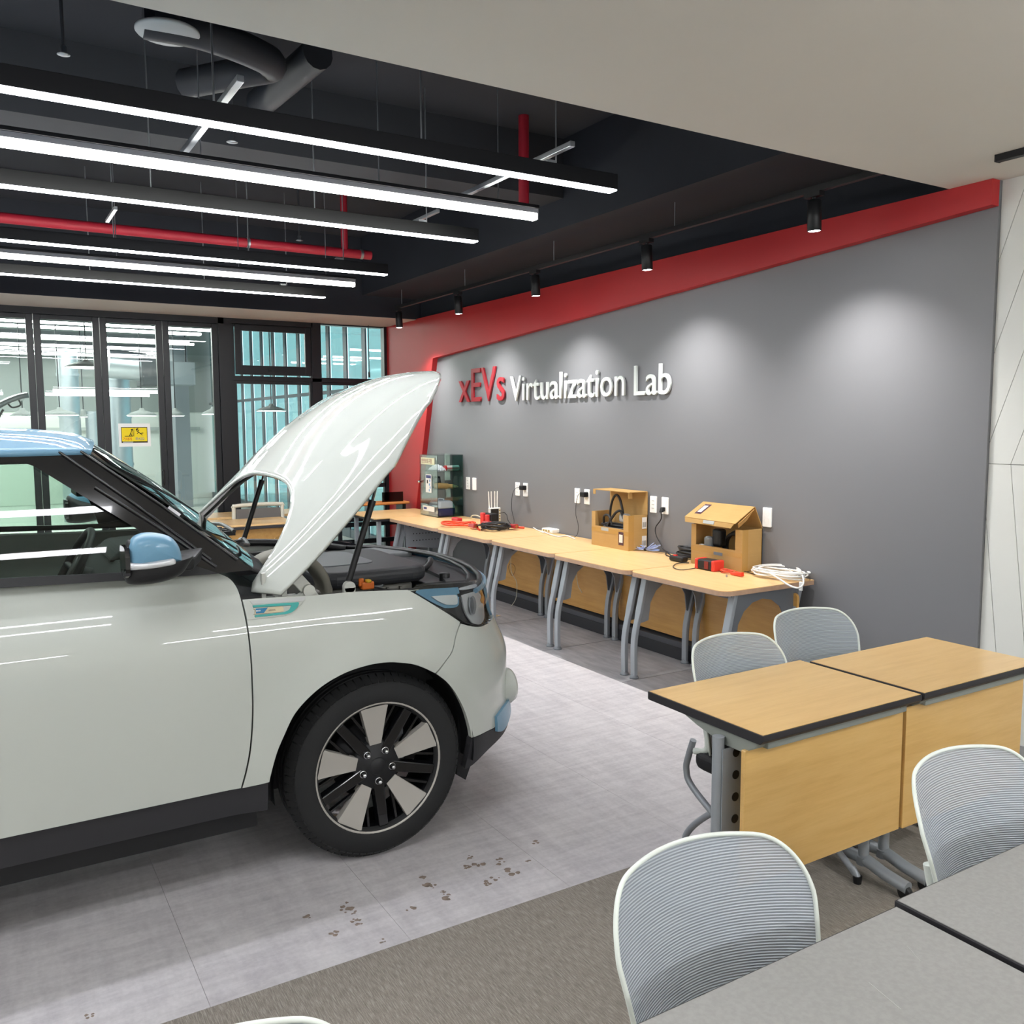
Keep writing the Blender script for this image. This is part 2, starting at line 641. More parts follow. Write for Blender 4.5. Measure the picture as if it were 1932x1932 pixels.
head = MB().box((XL, 9.85, 2.735), (2.36, 9.95, 2.80)).box((2.30, 9.85, 0), (2.44, 9.95, 2.80)).box((XL, 9.86, 0), (2.30, 9.95, 0.03))
head.box((2.44, 9.85, 2.745), (3.35, 9.95, 2.80))
struct('trim_2', head, M_frame)
cuts = [-2.99, -2.39, -1.79, -1.20, -0.60, -0.05, 0.5485, 1.1385, 1.7355, 2.30]
for i in range(len(cuts) - 1):
    d = leaf('door_%d' % (i + 1), cuts[i] + 0.002, cuts[i + 1] - 0.002, 0.032, 2.733, 0.062, wt=0.045, wb=0.12)
    if i == 7:
        h = MB().tube(spline([(1.685, 9.865, 1.02), (1.685, 9.835, 1.035), (1.685, 9.83, 1.10), (1.685, 9.835, 1.165), (1.685, 9.865, 1.18)], 5), 0.009, 8)
        h.build('door_handle', M_black, d)
struct('wall_pier', MB().box((XL, 9.86, 0), (-2.99, 9.94, 2.74)), M_wallw)
# windows right of the doors
w1 = leaf('window_1', 2.44, 3.35, 2.155, 2.745, 0.03)
sash = ring(MB(), 2.475, 3.315, 2.20, 2.735, 0.062, 9.845, 9.885, wb=0.10).build('sash', M_frame, w1, bevel=0.003)
MB().box((2.83, 9.825, 2.235), (2.89, 9.846, 2.262)).box((2.85, 9.812, 2.24), (2.98, 9.826, 2.254)).build('window_handle', M_black, w1)
leaf('window_2', 2.44, 3.35, 0.03, 2.145, 0.045, wb=0.09)
struct('trim_3', MB().box((2.44, 9.85, 2.135), (4.25, 9.95, 2.175)).box((3.33, 9.85, 0), (3.44, 9.95, 2.80)).box((4.215, 9.85, 0), (4.25, 9.95, 2.80)), M_frame)
leaf('window_3', 3.425, 4.23, 2.175, 2.80, 0.012)
w4 = leaf('window_4', 3.425, 4.23, 0.03, 2.135, 0.03, wb=0.07)
for z in (0.50, 0.68, 0.90):
    MB().box((3.44, 9.87, z), (4.22, 9.91, z + 0.05)).build('transom', M_frame, w4)
MB().cyl((4.0, 9.80, 2.8), (4.0, 9.80, 2.24), 0.004, 6).cyl((4.0, 9.80, 2.26), (4.0, 9.80, 2.2), 0.012, 8).build('blind_cord', M_black, w1)

# paper notice on the third visible leaf
def notice():
    p0, p1 = on(1, 9.86, 223, 799), on(1, 9.86, 285, 842)
    t = thing('door_notice', 'white laminated sheet with yellow warning sign on the glass door', 'sign', (p0.x, 9.862, p1.z))
    MB().box((p0.x, 9.862, p1.z), (p1.x, 9.866, p0.z)).build('sheet', mat('paper_white', 'e6e6e2', 0.6), t)
    q0, q1 = on(1, 9.86, 228, 806), on(1, 9.86, 279, 835)
    W, Hh = q1.x - q0.x, q0.z - q1.z
    blk = mat('print_black', '1d1a12', 0.7)
    MB().box((q0.x, 9.8605, q1.z), (q1.x, 9.862, q0.z)).build('sign_border', blk, t)
    yel = mat('print_yellow', 'e8cf10', 0.6)
    MB().box((q0.x + .006, 9.8598, q1.z + Hh * .09), (q1.x - .006, 9.8606, q0.z - .006)).build('yellow_field', yel, t)
    # pictograms: a leaning figure by a post, a falling figure
    def fig(name, segs, r):
        b = MB()
        for a, c in segs:
            b.tube([(q0.x + W * a[0], 9.8595, q1.z + Hh * a[1]), (q0.x + W * c[0], 9.8595, q1.z + Hh * c[1])], r, 6)
        return b
    b = fig('', [((.40, .45), (.36, .62)), ((.36, .62), (.40, .76)), ((.36, .62), (.31, .44)), ((.31, .44), (.38, .42)), ((.40, .45), (.41, .42)), ((.45, .42), (.45, .9)), ((.13, .42), (.45, .42))], 0.0035)
    b.lathe([(0, -.002), (.009, 0), (0, .002)], (q0.x + W * .405, 9.8595, q1.z + Hh * .83), 1, 10)
    b.build('leaning_figure', blk, t)
    b = fig('', [((.58, .78), (.72, .60)), ((.72, .60), (.84, .62)), ((.72, .60), (.80, .48)), ((.62, .70), (.68, .84)), ((.66, .66), (.60, .58)), ((.60, .9), (.66, .93))], 0.0038)
    b.lathe([(0, -.002), (.009, 0), (0, .002)], (q0.x + W * .60, 9.8595, q1.z + Hh * .85), 1, 10)
    b.build('falling_figure', blk, t)
    MB().box((q0.x + W * .5 - .001, 9.8594, q1.z + Hh * .4), (q0.x + W * .5 + .001, 9.86, q0.z - .006)).build('divider', blk, t)
    Mx = frame((q0.x + W * .05, 9.859, q1.z + Hh * .17), (1, 0, 0), (0, 0, 1))
    text_obj('lettering', '기대지', Hh * .22, Mx, mat('print_red', 'c8321e', .6), t, squeeze=0.92, bold=0.0004)
    Mx = frame((q0.x + W * .53, 9.859, q1.z + Hh * .17), (1, 0, 0), (0, 0, 1))
    text_obj('lettering', '마시오', Hh * .22, Mx, mat('print_blue', '1d4fa0', .6), t, squeeze=0.92, bold=0.0004)
    MB().box((q0.x + W * .06, 9.8594, q1.z + Hh * .035), (q0.x + W * .44, 9.8603, q1.z + Hh * .06)).build('fine_print', mat('paper_white', 'e6e6e2', .6), t)
notice()

# ------------------------------------------------------------------ lamps over the car bay
M_diff = emitter('lamp_diffuser', 'f4f5ff', LAMP)
M_diffw = emitter('lamp_tube', 'fdfcf4', LAMP * 1.15)
LX0, LX1 = -4.6, 2.685
rods = [on(1, 3.47, 795, 257).x, on(1, 3.47, 1049, 302).x, on(1, 3.47, 403, 178).x, -0.9, -2.4, -4.0]
names = ['nearest the white ceiling', 'third from the white ceiling', 'just beyond the red pipe', 'nearest the glass doors']
for y, nm in zip((3.47, 4.83, 6.205, 7.56), names):
    t = thing('linear_lamp', 'long black linear pendant lamp with flat glowing underside, ' + nm, 'lamp', (LX1, y, 2.75), 'linear lamps over the car')
    MB().box((LX0, y - 0.033, 2.754), (LX1, y + 0.033, 2.825)).build('housing', M_blackm, t, bevel=0.002)
    MB().box((LX0 + 0.004, y - 0.029, 2.748), (LX1 - 0.004, y + 0.029, 2.7545)).build('diffuser', M_diff, t)
    for x in rods:
        MB().cyl((x, y, 2.825), (x, y, ZS - .022), 0.004, 6).build('suspension_rod', M_steel, t)
    MB().box((rods[1] - .06, y - .02, 2.826), (rods[1] - .01, y + .02, 2.84)).build('clip', M_steel, t)
for y, nm in ((4.165, 'between the two nearest black lamps'), (6.86, 'between the two farthest black lamps')):
    t = thing('linear_lamp', 'long white glowing batten lamp under a slim black tray, ' + nm, 'lamp', (LX1, y, 2.75), 'linear lamps over the car')
    MB().box((LX0, y - 0.045, 2.806), (LX1, y + 0.045, 2.824)).build('tray', M_blackm, t, bevel=0.002)
    MB().box((LX0, y - 0.032, 2.783), (LX1, y + 0.032, 2.806)).build('body', mat('lamp_body_grey', '8d8f94', .5), t)
    MB().prism(round_rect(y - .028, 2.752, y + .028, 2.783, .012), 0, LX0 + .01, LX1 - .004).build('diffuser', M_diffw, t)
    MB().box((LX1 - .004, y - .03, 2.75), (LX1 + .002, y + .03, 2.806)).build('end_cap', mat('lamp_body_grey', '8d8f94', .5), t)
    for x in rods:
        MB().cyl((x + .1, y, 2.824), (x + .1, y, ZS - .022), 0.003, 6).build('suspension_wire', M_steel, t)

# struts that carry the lamps
for k, (px, py) in enumerate(((365, 265), (905, 355))):
    p = on(2, 2.87, px, py)
    t = MB().box((p.x - .013, 3.3, 2.86), (p.x + .013, 4.4, 2.885)).build('ceiling_strut', M_steel, bevel=0.003)
    tag(t, 'silver steel channel bridging the two nearest lamps, ' + ('left one' if k == 0 else 'right one near the lamp ends'), 'strut')
for k, (px, py, dx) in enumerate(((210, 405, 0), (800, 410, 0))):
    p = on(2, 2.95, px, py)
    t = MB().box((p.x - .011, p.y - .2, 2.94), (p.x + .011, p.y + .2, 2.96)).build('ceiling_strut', M_steel, bevel=0.002)
    tag(t, 'short steel channel above the third lamp, ' + ('over the red pipe' if k == 0 else 'near the lamp ends'), 'strut')

# spotlights and their track
SX = 3.82
tr = thing('spot_track', 'black spotlight track hanging along the grey wall', 'track', (SX, 2.8, 2.84))
MB().box((SX - .017, 2.77, 2.84), (SX + .017, 8.6, 2.872)).build('rail', M_black, tr, bevel=0.002)
for px, py in ((1273, 405), (1045, 470), (877, 520), (758, 555)):
    p = on(0, SX, px, py)
    MB().cyl((SX, p.y, 2.87), (SX, p.y, 3.03), 0.003, 6).build('suspension_wire', M_steel, tr)
M_spot = emitter('spot_lens', 'f2f2ff', 30)
spots = [on(0, SX, px, py) for px, py in ((752, 612), (864, 591), (1009, 557), (1219, 510), (1534, 437))]
for k, p in enumerate(spots):
    y, z = p.y, 2.645
    t = thing('spotlight', 'black cylinder spotlight on the wall track, ' + ('farthest, by the red corner', 'second from the glass doors', 'middle one of the row', 'second nearest the white ceiling', 'nearest the white ceiling')[k], 'spotlight', (SX, y, z), 'track spotlights')
    tilt = Matrix.Translation((SX, y, z + .19)) @ Matrix.Rotation(R(-3), 4, 'Y') @ Matrix.Translation((-SX, -y, -z - .19))
    def T(b):
        b.v = [tuple(tilt @ Vector(q)) for q in b.v]
        return b
    T(MB().lathe([(0, .16), (.03, .16), (.036, .155), (.036, .002), (.034, 0), (.032, 0), (.031, .006), (0, .006)], (SX, y, z), 2, 24)).build('barrel', M_black, t)
    T(MB().lathe([(0, .002), (.031, .002)], (SX, y, z), 2, 24)).build('lens', M_spot, t)
    MB().box((SX - .02, y - .05, z + .172), (SX + .02, y + .05, 2.84)).cyl((SX, y, z + .15), (SX, y, z + .175), .012, 10).build('adapter', M_black, t)
    ld = bpy.data.lights.new('spot_beam', 'SPOT')
    ld.energy = 50
    ld.spot_size = R(112)
    ld.spot_blend = 1.0
    ld.shadow_soft_size = 0.03
    ld.color = (1.0, 0.97, 0.94)
    lo = bpy.data.objects.new('spot_beam', ld)
    COL.objects.link(lo)
    lo.parent = t
    lo.location = tilt.to_3x3() @ Vector((0, 0, -0.195)) + Vector((0, 0, .185))
    lo.rotation_euler = (0, R(-9), 0)
# track on the white ceiling at the right edge
p = on(2, ZC, 1882, 293)
t = thing('ceiling_track', 'short black track fixed to the white ceiling at the right edge', 'track', (p.x, p.y, ZC - .03))
MB().box((p.x - .018, p.y - 1.6, ZC - .03), (p.x + .018, p.y, ZC)).build('rail', M_black, t, bevel=0.002)
MB().box((p.x - .019, p.y - .004, ZC - .031), (p.x + .019, p.y + .002, ZC)).build('end_cap', M_black, t)

# lamps of the seminar side (ceiling strips, then added pendants out of view)
for y, nm in ((1.24, 'nearer the camera'), (1.69, 'nearer the car')):
    t = thing('ceiling_strip_lamp', 'white strip lamp set on the white ceiling beside the car, ' + nm, 'lamp', (.62, y, ZC - .03), 'strip lamps on the white ceiling')
    MB().box((-3.6, y - .035, ZC - .028), (.62, y + .035, ZC)).build('housing', M_white_pl, t, bevel=0.002)
    MB().box((-3.59, y - .030, ZC - .033), (.612, y + .030, ZC - .0275)).build('diffuser', emitter('strip_diffuser', 'fafbff', 14), t)
k = 0
for y in (-0.35, -2.6):  # unseen pendants added to light the seminar side and the ceiling
    for x0, x1 in ((-4.8, -2.6), (-1.6, 0.6), (1.4, 3.6)):
        k += 1
        if y > -1 and x0 < 1:
            continue
        t = thing('added_pendant_lamp', 'added unseen pendant lamp lighting the seminar side behind the camera, %s row, %s one' % ('near' if y > -1 else 'far', ('right', 'left', 'middle')[k % 3]), 'lamp', (x0, y, 2.35), 'added pendant lamps of the seminar area')
        MB().box((x0, y - .035, 2.40), (x1, y + .035, 2.43)).build('tray', M_white_pl, t, bevel=0.003)
        MB().prism(round_rect(y - .04, 2.33, y + .04, 2.40, .03), 0, x0 + .01, x1 - .01).build('diffuser', emitter('added_pendant_diffuser', 'fafbff', 16), t)
        MB().box((x0 + .02, y - .03, 2.43), (x1 - .02, y + .03, 2.436)).build('uplight', emitter('added_pendant_diffuser', 'fafbff', 16), t)  # glowing tray top, added to brighten the white ceiling
        for x in (x0 + .2, x1 - .2):
            MB().cyl((x, y, 2.43), (x, y, ZC - .001), .003, 6).build('suspension_wire', M_steel, t)

# ------------------------------------------------------------------ services under the slab
M_redpipe = mat('red_pipe', '9a1a2c', 0.5)
M_duct = mat('dark_duct', '2b2e34', 0.55, var=0.1, vscale=6)
pa, pb = on(2, 3.12, 0, 404), on(2, 3.12, 690, 486)
yp = (pa.y + pb.y) / 2
t = thing('sprinkler_pipe', 'red sprinkler pipe crossing above the lamps, with an upright branch', 'pipe', (pb.x, yp, 3.1))
MB().cyl((-5.5, yp, 3.12), (pb.x, yp, 3.12), 0.038, 14).build('main_run', M_redpipe, t)
q = on(1, yp, 650, 462)
MB().cyl((q.x, yp, 3.12), (q.x, yp, ZS - .022), 0.03, 12).build('branch', M_redpipe, t)
for px in (468, 681):
    x = on(1, yp, px, 460).x
    MB().cyl((x - .012, yp, 3.12), (x + .012, yp, 3.12), 0.041, 14).build('clamp', M_steel, t)
p = on(1, 5.0, 988, 215)
t = MB().cyl((p.x, 5.0, 3.02), (p.x, 5.0, p.z), 0.034, 14).build('drop_pipe', M_redpipe)
tag(t, 'short red upright pipe above the nearest lamp', 'pipe')
p1, p2 = on(2, 3.2, 1240, 376), on(2, 3.2, 1480, 300)
t = thing('grey_pipe', 'dark grey pipe running along the ceiling toward the doors', 'pipe', ((p1.x + p2.x) / 2, 3, 3.2))
xg = (p1.x + p2.x) / 2
MB().cyl((xg, 2.78, 3.2), (xg, 9.0, 3.2), 0.05, 14).build('run', M_duct, t)
MB().cyl((xg, 5.0, 3.2), (xg, 5.06, 3.2), 0.056, 14).build('coupling', M_duct, t)
# flexible ducts near the white ceiling edge
z0 = 3.34
t = tag(MB().tube(spline([on(2, z0, 270, 40), on(2, z0, 380, 62), on(2, z0, 480, 100), on(2, z0 + .02, 512, 125), on(2, z0, 450, 138), on(2, z0, 350, 158)], 8), 0.07, 12).build('flexible_duct', M_duct), 'bent dark flexible duct beside the white round air outlet', 'duct')
t = tag(MB().cyl(on(2, 3.4, 600, 100), on(2, 3.4, 490, 195), 0.075, 14).build('straight_duct', M_duct), 'straight dark duct slanting above the nearest lamp', 'duct')
p = on(2, 3.3, 316, 60)
t = thing('air_outlet', 'round white ceiling air outlet plate under the dark slab', 'vent', (p.x, p.y, 3.28))
MB().lathe([(0, 0), (.125, 0), (.13, .006), (.13, .014), (0, .016)], (p.x, p.y, 3.29), 2, 32).build('plate', mat('outlet_white', 'b9bdbd', .6), t)
MB().cyl((p.x, p.y, 3.3), (p.x, p.y, ZS), .06, 16).build('collar', M_duct, t)
for k, (px, py, z) in enumerate(((120, 105, 3.3), (438, 270, 3.05), (565, 455, 3.05))):
    p = on(2, z, px, py)
    t = thing('fire_sprinkler', 'small ceiling sprinkler head, ' + ('near the top left', 'between the two nearest lamps', 'beyond the red pipe')[k], 'sprinkler', (p.x, p.y, z))
    MB().cyl((p.x, p.y, z + .03), (p.x, p.y, ZS), .008, 8).build('drop', M_duct, t)
    MB().lathe([(0, 0), (.028, .004), (.012, .012), (.014, .04), (0, .045)], (p.x, p.y, z), 2, 16).build('head', M_steel, t)
t = thing('cable_tray', 'dark cable tray above the lamps near the top left', 'tray', (-1.0, 5.7, 3.25))
MB().box((-4.5, 5.62, 3.25), (1.2, 5.64, 3.31)).box((-4.5, 5.86, 3.25), (1.2, 5.88, 3.31)).build('side_rail', M_duct, t)
for i in range(14):
    MB().box((-4.4 + .4 * i, 5.64, 3.255), (-4.36 + .4 * i, 5.86, 3.27)).build('rung', M_duct, t)
# ================================================================== the car
YCAR, TX0, KF, NSE = 3.885, 1.30, 0.90, 2.3
WX, WZ, WR = 1.245, 0.350, 0.350          # front wheel
WXR = WX - 2.60
SIDE = [(.18, 3.03), (.28, 3.005), (.38, 2.985), (.50, 2.975), (.65, 2.966), (.80, 2.962), (.90, 2.966), (.96, 2.978), (1.01, 3.0), (1.06, 3.03), (1.12, 3.08)]
NOSE = [(.18, .80), (.24, .838), (.28, .84), (.36, .834), (.45, .818), (.58, .815), (.66, .808), (.75, .762), (.83, .718), (.92, .70), (1.0, .67), (1.08, .638)]
TXR, KR = -1.45, 0.62

def flare(x, z):
    e = 0
    for wx in (WX, WXR):
        r = math.hypot(x - wx, z - WZ)
        e += 0.020 * math.exp(-((r - .44) / .075) ** 2)
    return e

def S(t, z, off=0.0):
    """outer skin of the near side, wrapping round the nose and the tail; off moves inward"""
    yb = sinterp(SIDE, z)
    if t <= TX0 and t >= TXR:
        x = t
        y = yb - flare(t, z)
    elif t > TX0:
        ph = min((t - TX0) / KF, math.pi / 2)
        A = sinterp(NOSE, z)
        s, c = math.sin(ph), max(math.cos(ph), 0)
        x = TX0 + A * s ** (2 / NSE)
        y = YCAR - (YCAR - yb) * c ** (2 / NSE) - flare(x, z) * c
    else:
        ph = min((TXR - t) / KR, math.pi / 2)
        s, c = math.sin(ph), max(math.cos(ph), 0)
        x = TXR - 0.5 * s ** (2 / 2.6)
        y = YCAR - (YCAR - yb) * c ** (2 / 2.6) - flare(x, z) * c
    p = Vector((x, y, z))
    if off:
        e = 0.004
        du = S(t + e, z) - S(t - e, z)
        dv = S(t, z + e) - S(t, z - e)
        n = du.cross(dv)
        if n.length > 1e-9:
            n.normalize()
            if n.y > 0 and abs(n.y) > .05:
                n = -n
            elif abs(n.y) <= .05 and n.x < 0 and t > TX0:
                n = -n
            p = p - n * off
    return p

def trace(px, py):
    """skin parameter (t, z) seen at a surveyed pixel"""
    d = ray(px, py)
    c = Vector((0, 0, EYE))
    def g(y):
        p = c + d * (y / d.y)
        x, z = p.x, p.z
        yb = sinterp(SIDE, z)
        if x <= TX0:
            return y - (yb - flare(x, z)), x, z
        s = (x - TX0) / sinterp(NOSE, z)
        if s >= 1:
            return -1, x, z
        cc = (1 - s ** NSE) ** (1 / NSE)
        return y - (YCAR - (YCAR - yb) * cc - flare(x, z) * math.cos(math.asin(s ** (NSE / 2)))), x, z
    y0 = 2.7
    y = y0
    while y < 4.2:
        if g(y)[0] >= 0:
            break
        y += 0.004
    else:
        return trace(px - 1.0, py)
    lo, hi = y - 0.004, y
    for _ in range(24):
        mid = (lo + hi) / 2
        if g(mid)[0] >= 0:
            hi = mid
        else:
            lo = mid
    _, x, z = g(hi)
    if x <= TX0:
        return (x, z)
    s = min((x - TX0) / sinterp(NOSE, z), 1)
    return (TX0 + KF * math.asin(s ** (NSE / 2)), z)

def runs(*rs, n=5):
    """smooth each run of (u, v) points, corners stay between runs"""
    out = []
    for r_ in rs:
        if len(r_) == 2:
            out += [tuple(r_[0])]
            continue
        sp = spline([Vector((p[0], p[1], 0)) for p in r_], n)
        out += [(p.x, p.y) for p in sp[:-1]]
    return out

def TR(pts):
    return [trace(*p) if abs(p[0]) > 12 or abs(p[1]) > 12 else p for p in pts]

def inside(poly, x, y):
    c = False
    n = len(poly)
    for i in range(n):
        (x0, y0), (x1, y1) = poly[i], poly[(i + 1) % n]
        if (y0 > y) != (y1 > y) and x < (x1 - x0) * (y - y0) / (y1 - y0) + x0:
            c = not c
    return c

def seg_dist(poly, x, y):
    best = 9
    n = len(poly)
    for i in range(n):
        (x0, y0), (x1, y1) = poly[i], poly[(i + 1) % n]
        dx, dy = x1 - x0, y1 - y0
        L = dx * dx + dy * dy
        t = 0 if L == 0 else max(0, min(1, ((x - x0) * dx + (y - y0) * dy) / L))
        best = min(best, math.hypot(x - x0 - t * dx, y - y0 - t * dy))
    return best

def skin_mb(poly, fn, step=0.035, flange=0.012, off=0.0):
    """a curved panel: outline (u, v) filled with a fine net laid on the skin fn(u, v, off), edges turned inward"""
    P = []
    for i, p in enumerate(poly):           # densify the outline
        q = poly[(i + 1) % len(poly)]
        L = math.hypot(q[0] - p[0], q[1] - p[1])
        k = max(1, int(L / (step * .8)))
        for j in range(k):
            P.append((p[0] + (q[0] - p[0]) * j / k, p[1] + (q[1] - p[1]) * j / k))
    Q = []
    for p in P:
        if not Q or math.hypot(p[0] - Q[-1][0], p[1] - Q[-1][1]) > 1e-4:
            Q.append(p)
    P = Q
    n = len(P)
    u0, u1 = min(p[0] for p in P), max(p[0] for p in P)
    v0, v1 = min(p[1] for p in P), max(p[1] for p in P)
    pts = [Vector(p) for p in P]
    iu, iv = int((u1 - u0) / step) + 2, int((v1 - v0) / step) + 2
    for i in range(iu):
        for j in range(iv):
            x, y = u0 + (i + (.5 if j % 2 else 0)) * step, v0 + j * step
            if inside(P, x, y) and seg_dist(P, x, y) > step * .45:
                pts.append(Vector((x, y)))
    vs, es, fs, *_ = delaunay_2d_cdt(pts, [], [list(range(n))], 1, 1e-6)
    b = MB()
    b.add([fn(p.x, p.y, off) for p in vs], [tuple(f) for f in fs], True)
    if flange:
        a = [fn(p[0], p[1], off) for p in P]
        c = [fn(p[0], p[1], off + flange) for p in P]
        b.add(a + c, [(i, (i + 1) % n, n + (i + 1) % n, n + i) for i in range(n)], True)
    return b

M_car = mat('car_white_paint', 'b9beb7', 0.6, coat=1.0, spec=0.1)
M_blue = mat('car_blue_paint', '6892ab', 0.5, coat=0.6, spec=0.1)
M_clad = mat('car_cladding', '2b2b2e', 0.6, bump=0.05, bscale=500)
M_gloss = mat('car_gloss_black', '0d0d10', 0.12, coat=0.8)
M_matte = mat('car_matte_black', '17181a', 0.55)
M_tyre = mat('tyre_rubber', '1c1d1e', 0.75, bump=0.05, bscale=200)
M_alu = mat('wheel_machined', 'b3b0a9', 0.4, metal=0.3)
M_whl = mat('wheel_black', '0e0f11', 0.2, coat=0.5)
M_chrome = mat('chrome', 'd0d2d4', 0.12, metal=1.0)
M_cglass = glass('car_glass', 'dfece5', 1.3)
M_clear = glass('clear_cover', 'f4f6f6', 0.7)

car = thing('car', 'white electric hatchback with blue roof and raised hood, parked indoors', 'car', (0.0, YCAR, 0.0))

def mirrored(b):
    c = MB()
    c.v = [(p[0], 2 * YCAR - p[1], p[2]) for p in b.v]
    c.f = [tuple(reversed(q)) for q in b.f]
    c.s = list(b.s)
    return c

def panel(name, poly, m, both=True, parent=car, lab=None, joined=False, **k):
    b = skin_mb(poly, S, **k)
    if joined:
        b.mirror_y(YCAR)
        return b.build(name, m, parent)
    o = b.build(name, m, parent, recalc=False)
    fix_dir(o)
    if both:
        o2 = mirrored(b).build(name, m, parent, recalc=False)
        fix_dir(o2)
    return o

def fix_dir(o):
    """turn faces to look away from the car's middle"""
    me = o.data
    off = o.matrix_world.translation
    bm = bmesh.new()
    bm.from_mesh(me)
    bmesh.ops.remove_doubles(bm, verts=bm.verts, dist=1e-6)
    bmesh.ops.recalc_face_normals(bm, faces=bm.faces)
    s = 0
    for f in bm.faces:
        c = f.calc_center_median()
        s += f.normal.y * (1 if c.y > 0 else -1) * f.calc_area()
    if s < 0:
        bmesh.ops.reverse_faces(bm, faces=bm.faces)
    bm.to_mesh(me)
    bm.free()
    me.set_sharp_from_angle(angle=R(35))

# ---- front door
gap = [(456, 1131), (465, 1173), (473, 1235), (475.5, 1280), (477, 1347), (473, 1408), (466, 1449), (456, 1487)]
gap_d = TR([(p[0] - 1.6, p[1]) for p in gap])
gap_f = TR([(p[0] + 1.6, p[1]) for p in gap])
belt = TR([(20, 1106.5), (120, 1101), (238, 1094), (320, 1088), (412, 1082)])
zb0 = belt[0][1]
belt = [(-0.36, zb0 - .004)] + belt
cornr = TR([(412, 1082), (432, 1091), (446, 1108), (454.5, 1131)])
sill_top = TR([(20, 1581), (456, 1487)])
door_poly = runs(belt, cornr, gap_d, [gap_d[-1], (-0.36, sill_top[0][1] + .004)], [(-0.36, sill_top[0][1] + .004), belt[0]])
panel('front_door', door_poly, M_car)
# rear door and rear quarter (mostly outside the frame)
zs = sill_top[0][1] + .004
arch_r = [(WXR + .44 * math.cos(a), WZ + .44 * math.sin(a)) for a in [R(8 + 164 * i / 16) for i in range(17)]]
panel('rear_door', runs([(-.366, zb0 - .004), (-1.12, zb0 + .01)], [(-1.12, zb0 + .01), (-1.12, .78), (-1.05, .66), (-.95, .55), (-.9, zs)], [(-.9, zs), (-.366, zs)]), M_car, step=.06)
quart = runs([(-1.126, zb0 + .012), (-2.2, zb0 + .03)], [(-2.2, zb0 + .03), (-2.42, zb0 + .03)], [(-2.42, zb0 + .03), (-2.42, .45)], [(-2.42, .45), (-1.80, .43)], arch_r[1:], [arch_r[-1], (-1.79, .40)]) if False else \
    [(-1.126, zb0 + .012), (-2.42, zb0 + .03), (-2.42, .42)] + [(WXR - .44, .42)] + [(WXR + .44 * math.cos(R(a)), WZ + .44 * math.sin(R(a))) for a in range(170, 50, -8)] + [(-1.056, .70), (-1.126, .80)]
panel('rear_quarter', quart, M_car, step=.06)

# ---- fender
ftop = TR([(458, 1131.5), (505, 1128), (579, 1124.5), (663, 1117), (735, 1114), (768, 1113)])
fhl = TR([(768, 1113), (777, 1117), (829, 1148), (868, 1173.5)])
fbg = TR([(868, 1173.5), (859.5, 1198.5), (853, 1226.7), (838, 1249.6), (821, 1270)])
farch = TR([(821, 1270), (789.5, 1256), (757, 1250.4), (730, 1249.6), (695, 1255), (655, 1268), (614.6, 1290), (582, 1317), (555, 1349), (536.5, 1387), (523, 1419), (513.6, 1451.5), (508, 1475.7)])
fender_poly = runs(ftop, fhl, fbg, farch, [farch[-1], gap_f[-1]], gap_f[::-1])
panel('fender', fender_poly, M_car, flange=.02)
# ---- bumper
NT = TX0 + KF * math.pi / 2
bg = TR([(869.6, 1176.5), (861.2, 1199), (854.7, 1227.3), (839.7, 1250.6), (823.5, 1271.5)])
barch = TR([(823.5, 1271.5), (843.4, 1287), (862, 1311.5), (878, 1344), (886.5, 1373), (889.7, 1392)])
blow = TR([(889.7, 1392), (912, 1383), (932, 1373.4)])
bhl = TR([(869.6, 1176.5), (891, 1182), (909, 1182), (920, 1176)])
zt = bhl[-1][1]
bump_poly = runs(bhl, [bhl[-1], (NT, zt - .03)], [(NT, zt - .03), (NT, blow[-1][1] + .03)], [(NT, blow[-1][1] + .03), (blow[-1][0] + .25, blow[-1][1] + .03)], [(blow[-1][0] + .25, blow[-1][1] + .03), blow[-1]], blow[::-1], barch[::-1], bg[::-1])
panel('front_bumper', bump_poly, M_car, joined=True, flange=.02)
blow2 = [(p[0], p[1] - .003) for p in blow]
lip = TR([(877, 1450), (883, 1449), (911, 1424.6), (938, 1398)])
lip_poly = runs(blow2, [blow2[-1], (blow2[-1][0] + .25, blow2[-1][1] + .02)], [(blow2[-1][0] + .25, blow2[-1][1] + .02), (NT, blow2[-1][1] + .02)], [(NT, blow2[-1][1] + .02), (NT, lip[-1][1] + .03)], [(NT, lip[-1][1] + .03), lip[-1]], lip[::-1], [lip[0], blow2[0]])
panel('bumper_lip', lip_poly, M_clad, joined=True, flange=.03)
# blue corner of the lower bumper and the fog lamp pod
bc = TR([(933, 1352), (933, 1376)])
u0 = bc[0][0]
panel('bumper_blue_corner', runs([(u0, bc[0][1]), (u0 + .12, bc[0][1] + .012), (u0 + .3, bc[0][1] + .0)], [(u0 + .3, bc[0][1]), (u0 + .3, bc[1][1] - .005)], [(u0 + .3, bc[1][1] - .005), (u0 + .1, bc[1][1] - .03), (u0, bc[1][1] - .012)], [(u0, bc[1][1] - .012), (u0, bc[0][1])]), M_blue, off=-.012, flange=.02)
fc = S(TX0 + KF * .98, .47)
for sgn in (1, -1):
    c = Vector((fc.x, fc.y if sgn == 1 else 2 * YCAR - fc.y, fc.z))
    fo = MB().lathe([(.075, -.06), (.082, .0), (.075, .016), (.062, .012), (.055, -.02), (0, -.02)], c, 0, 24).build('fog_lamp_pod', M_car, car)
    MB().lathe([(.054, -.006), (.03, .004), (0, .006)], c, 0, 20).build('fog_lens', M_clear, fo)
# bumper crease ridge and plate area
panel('bumper_grille', [(TX0 + KF * 1.1, .36), (NT, .36), (NT, .50), (TX0 + KF * 1.15, .50)], M_matte, joined=True, off=-.004, flange=.02)

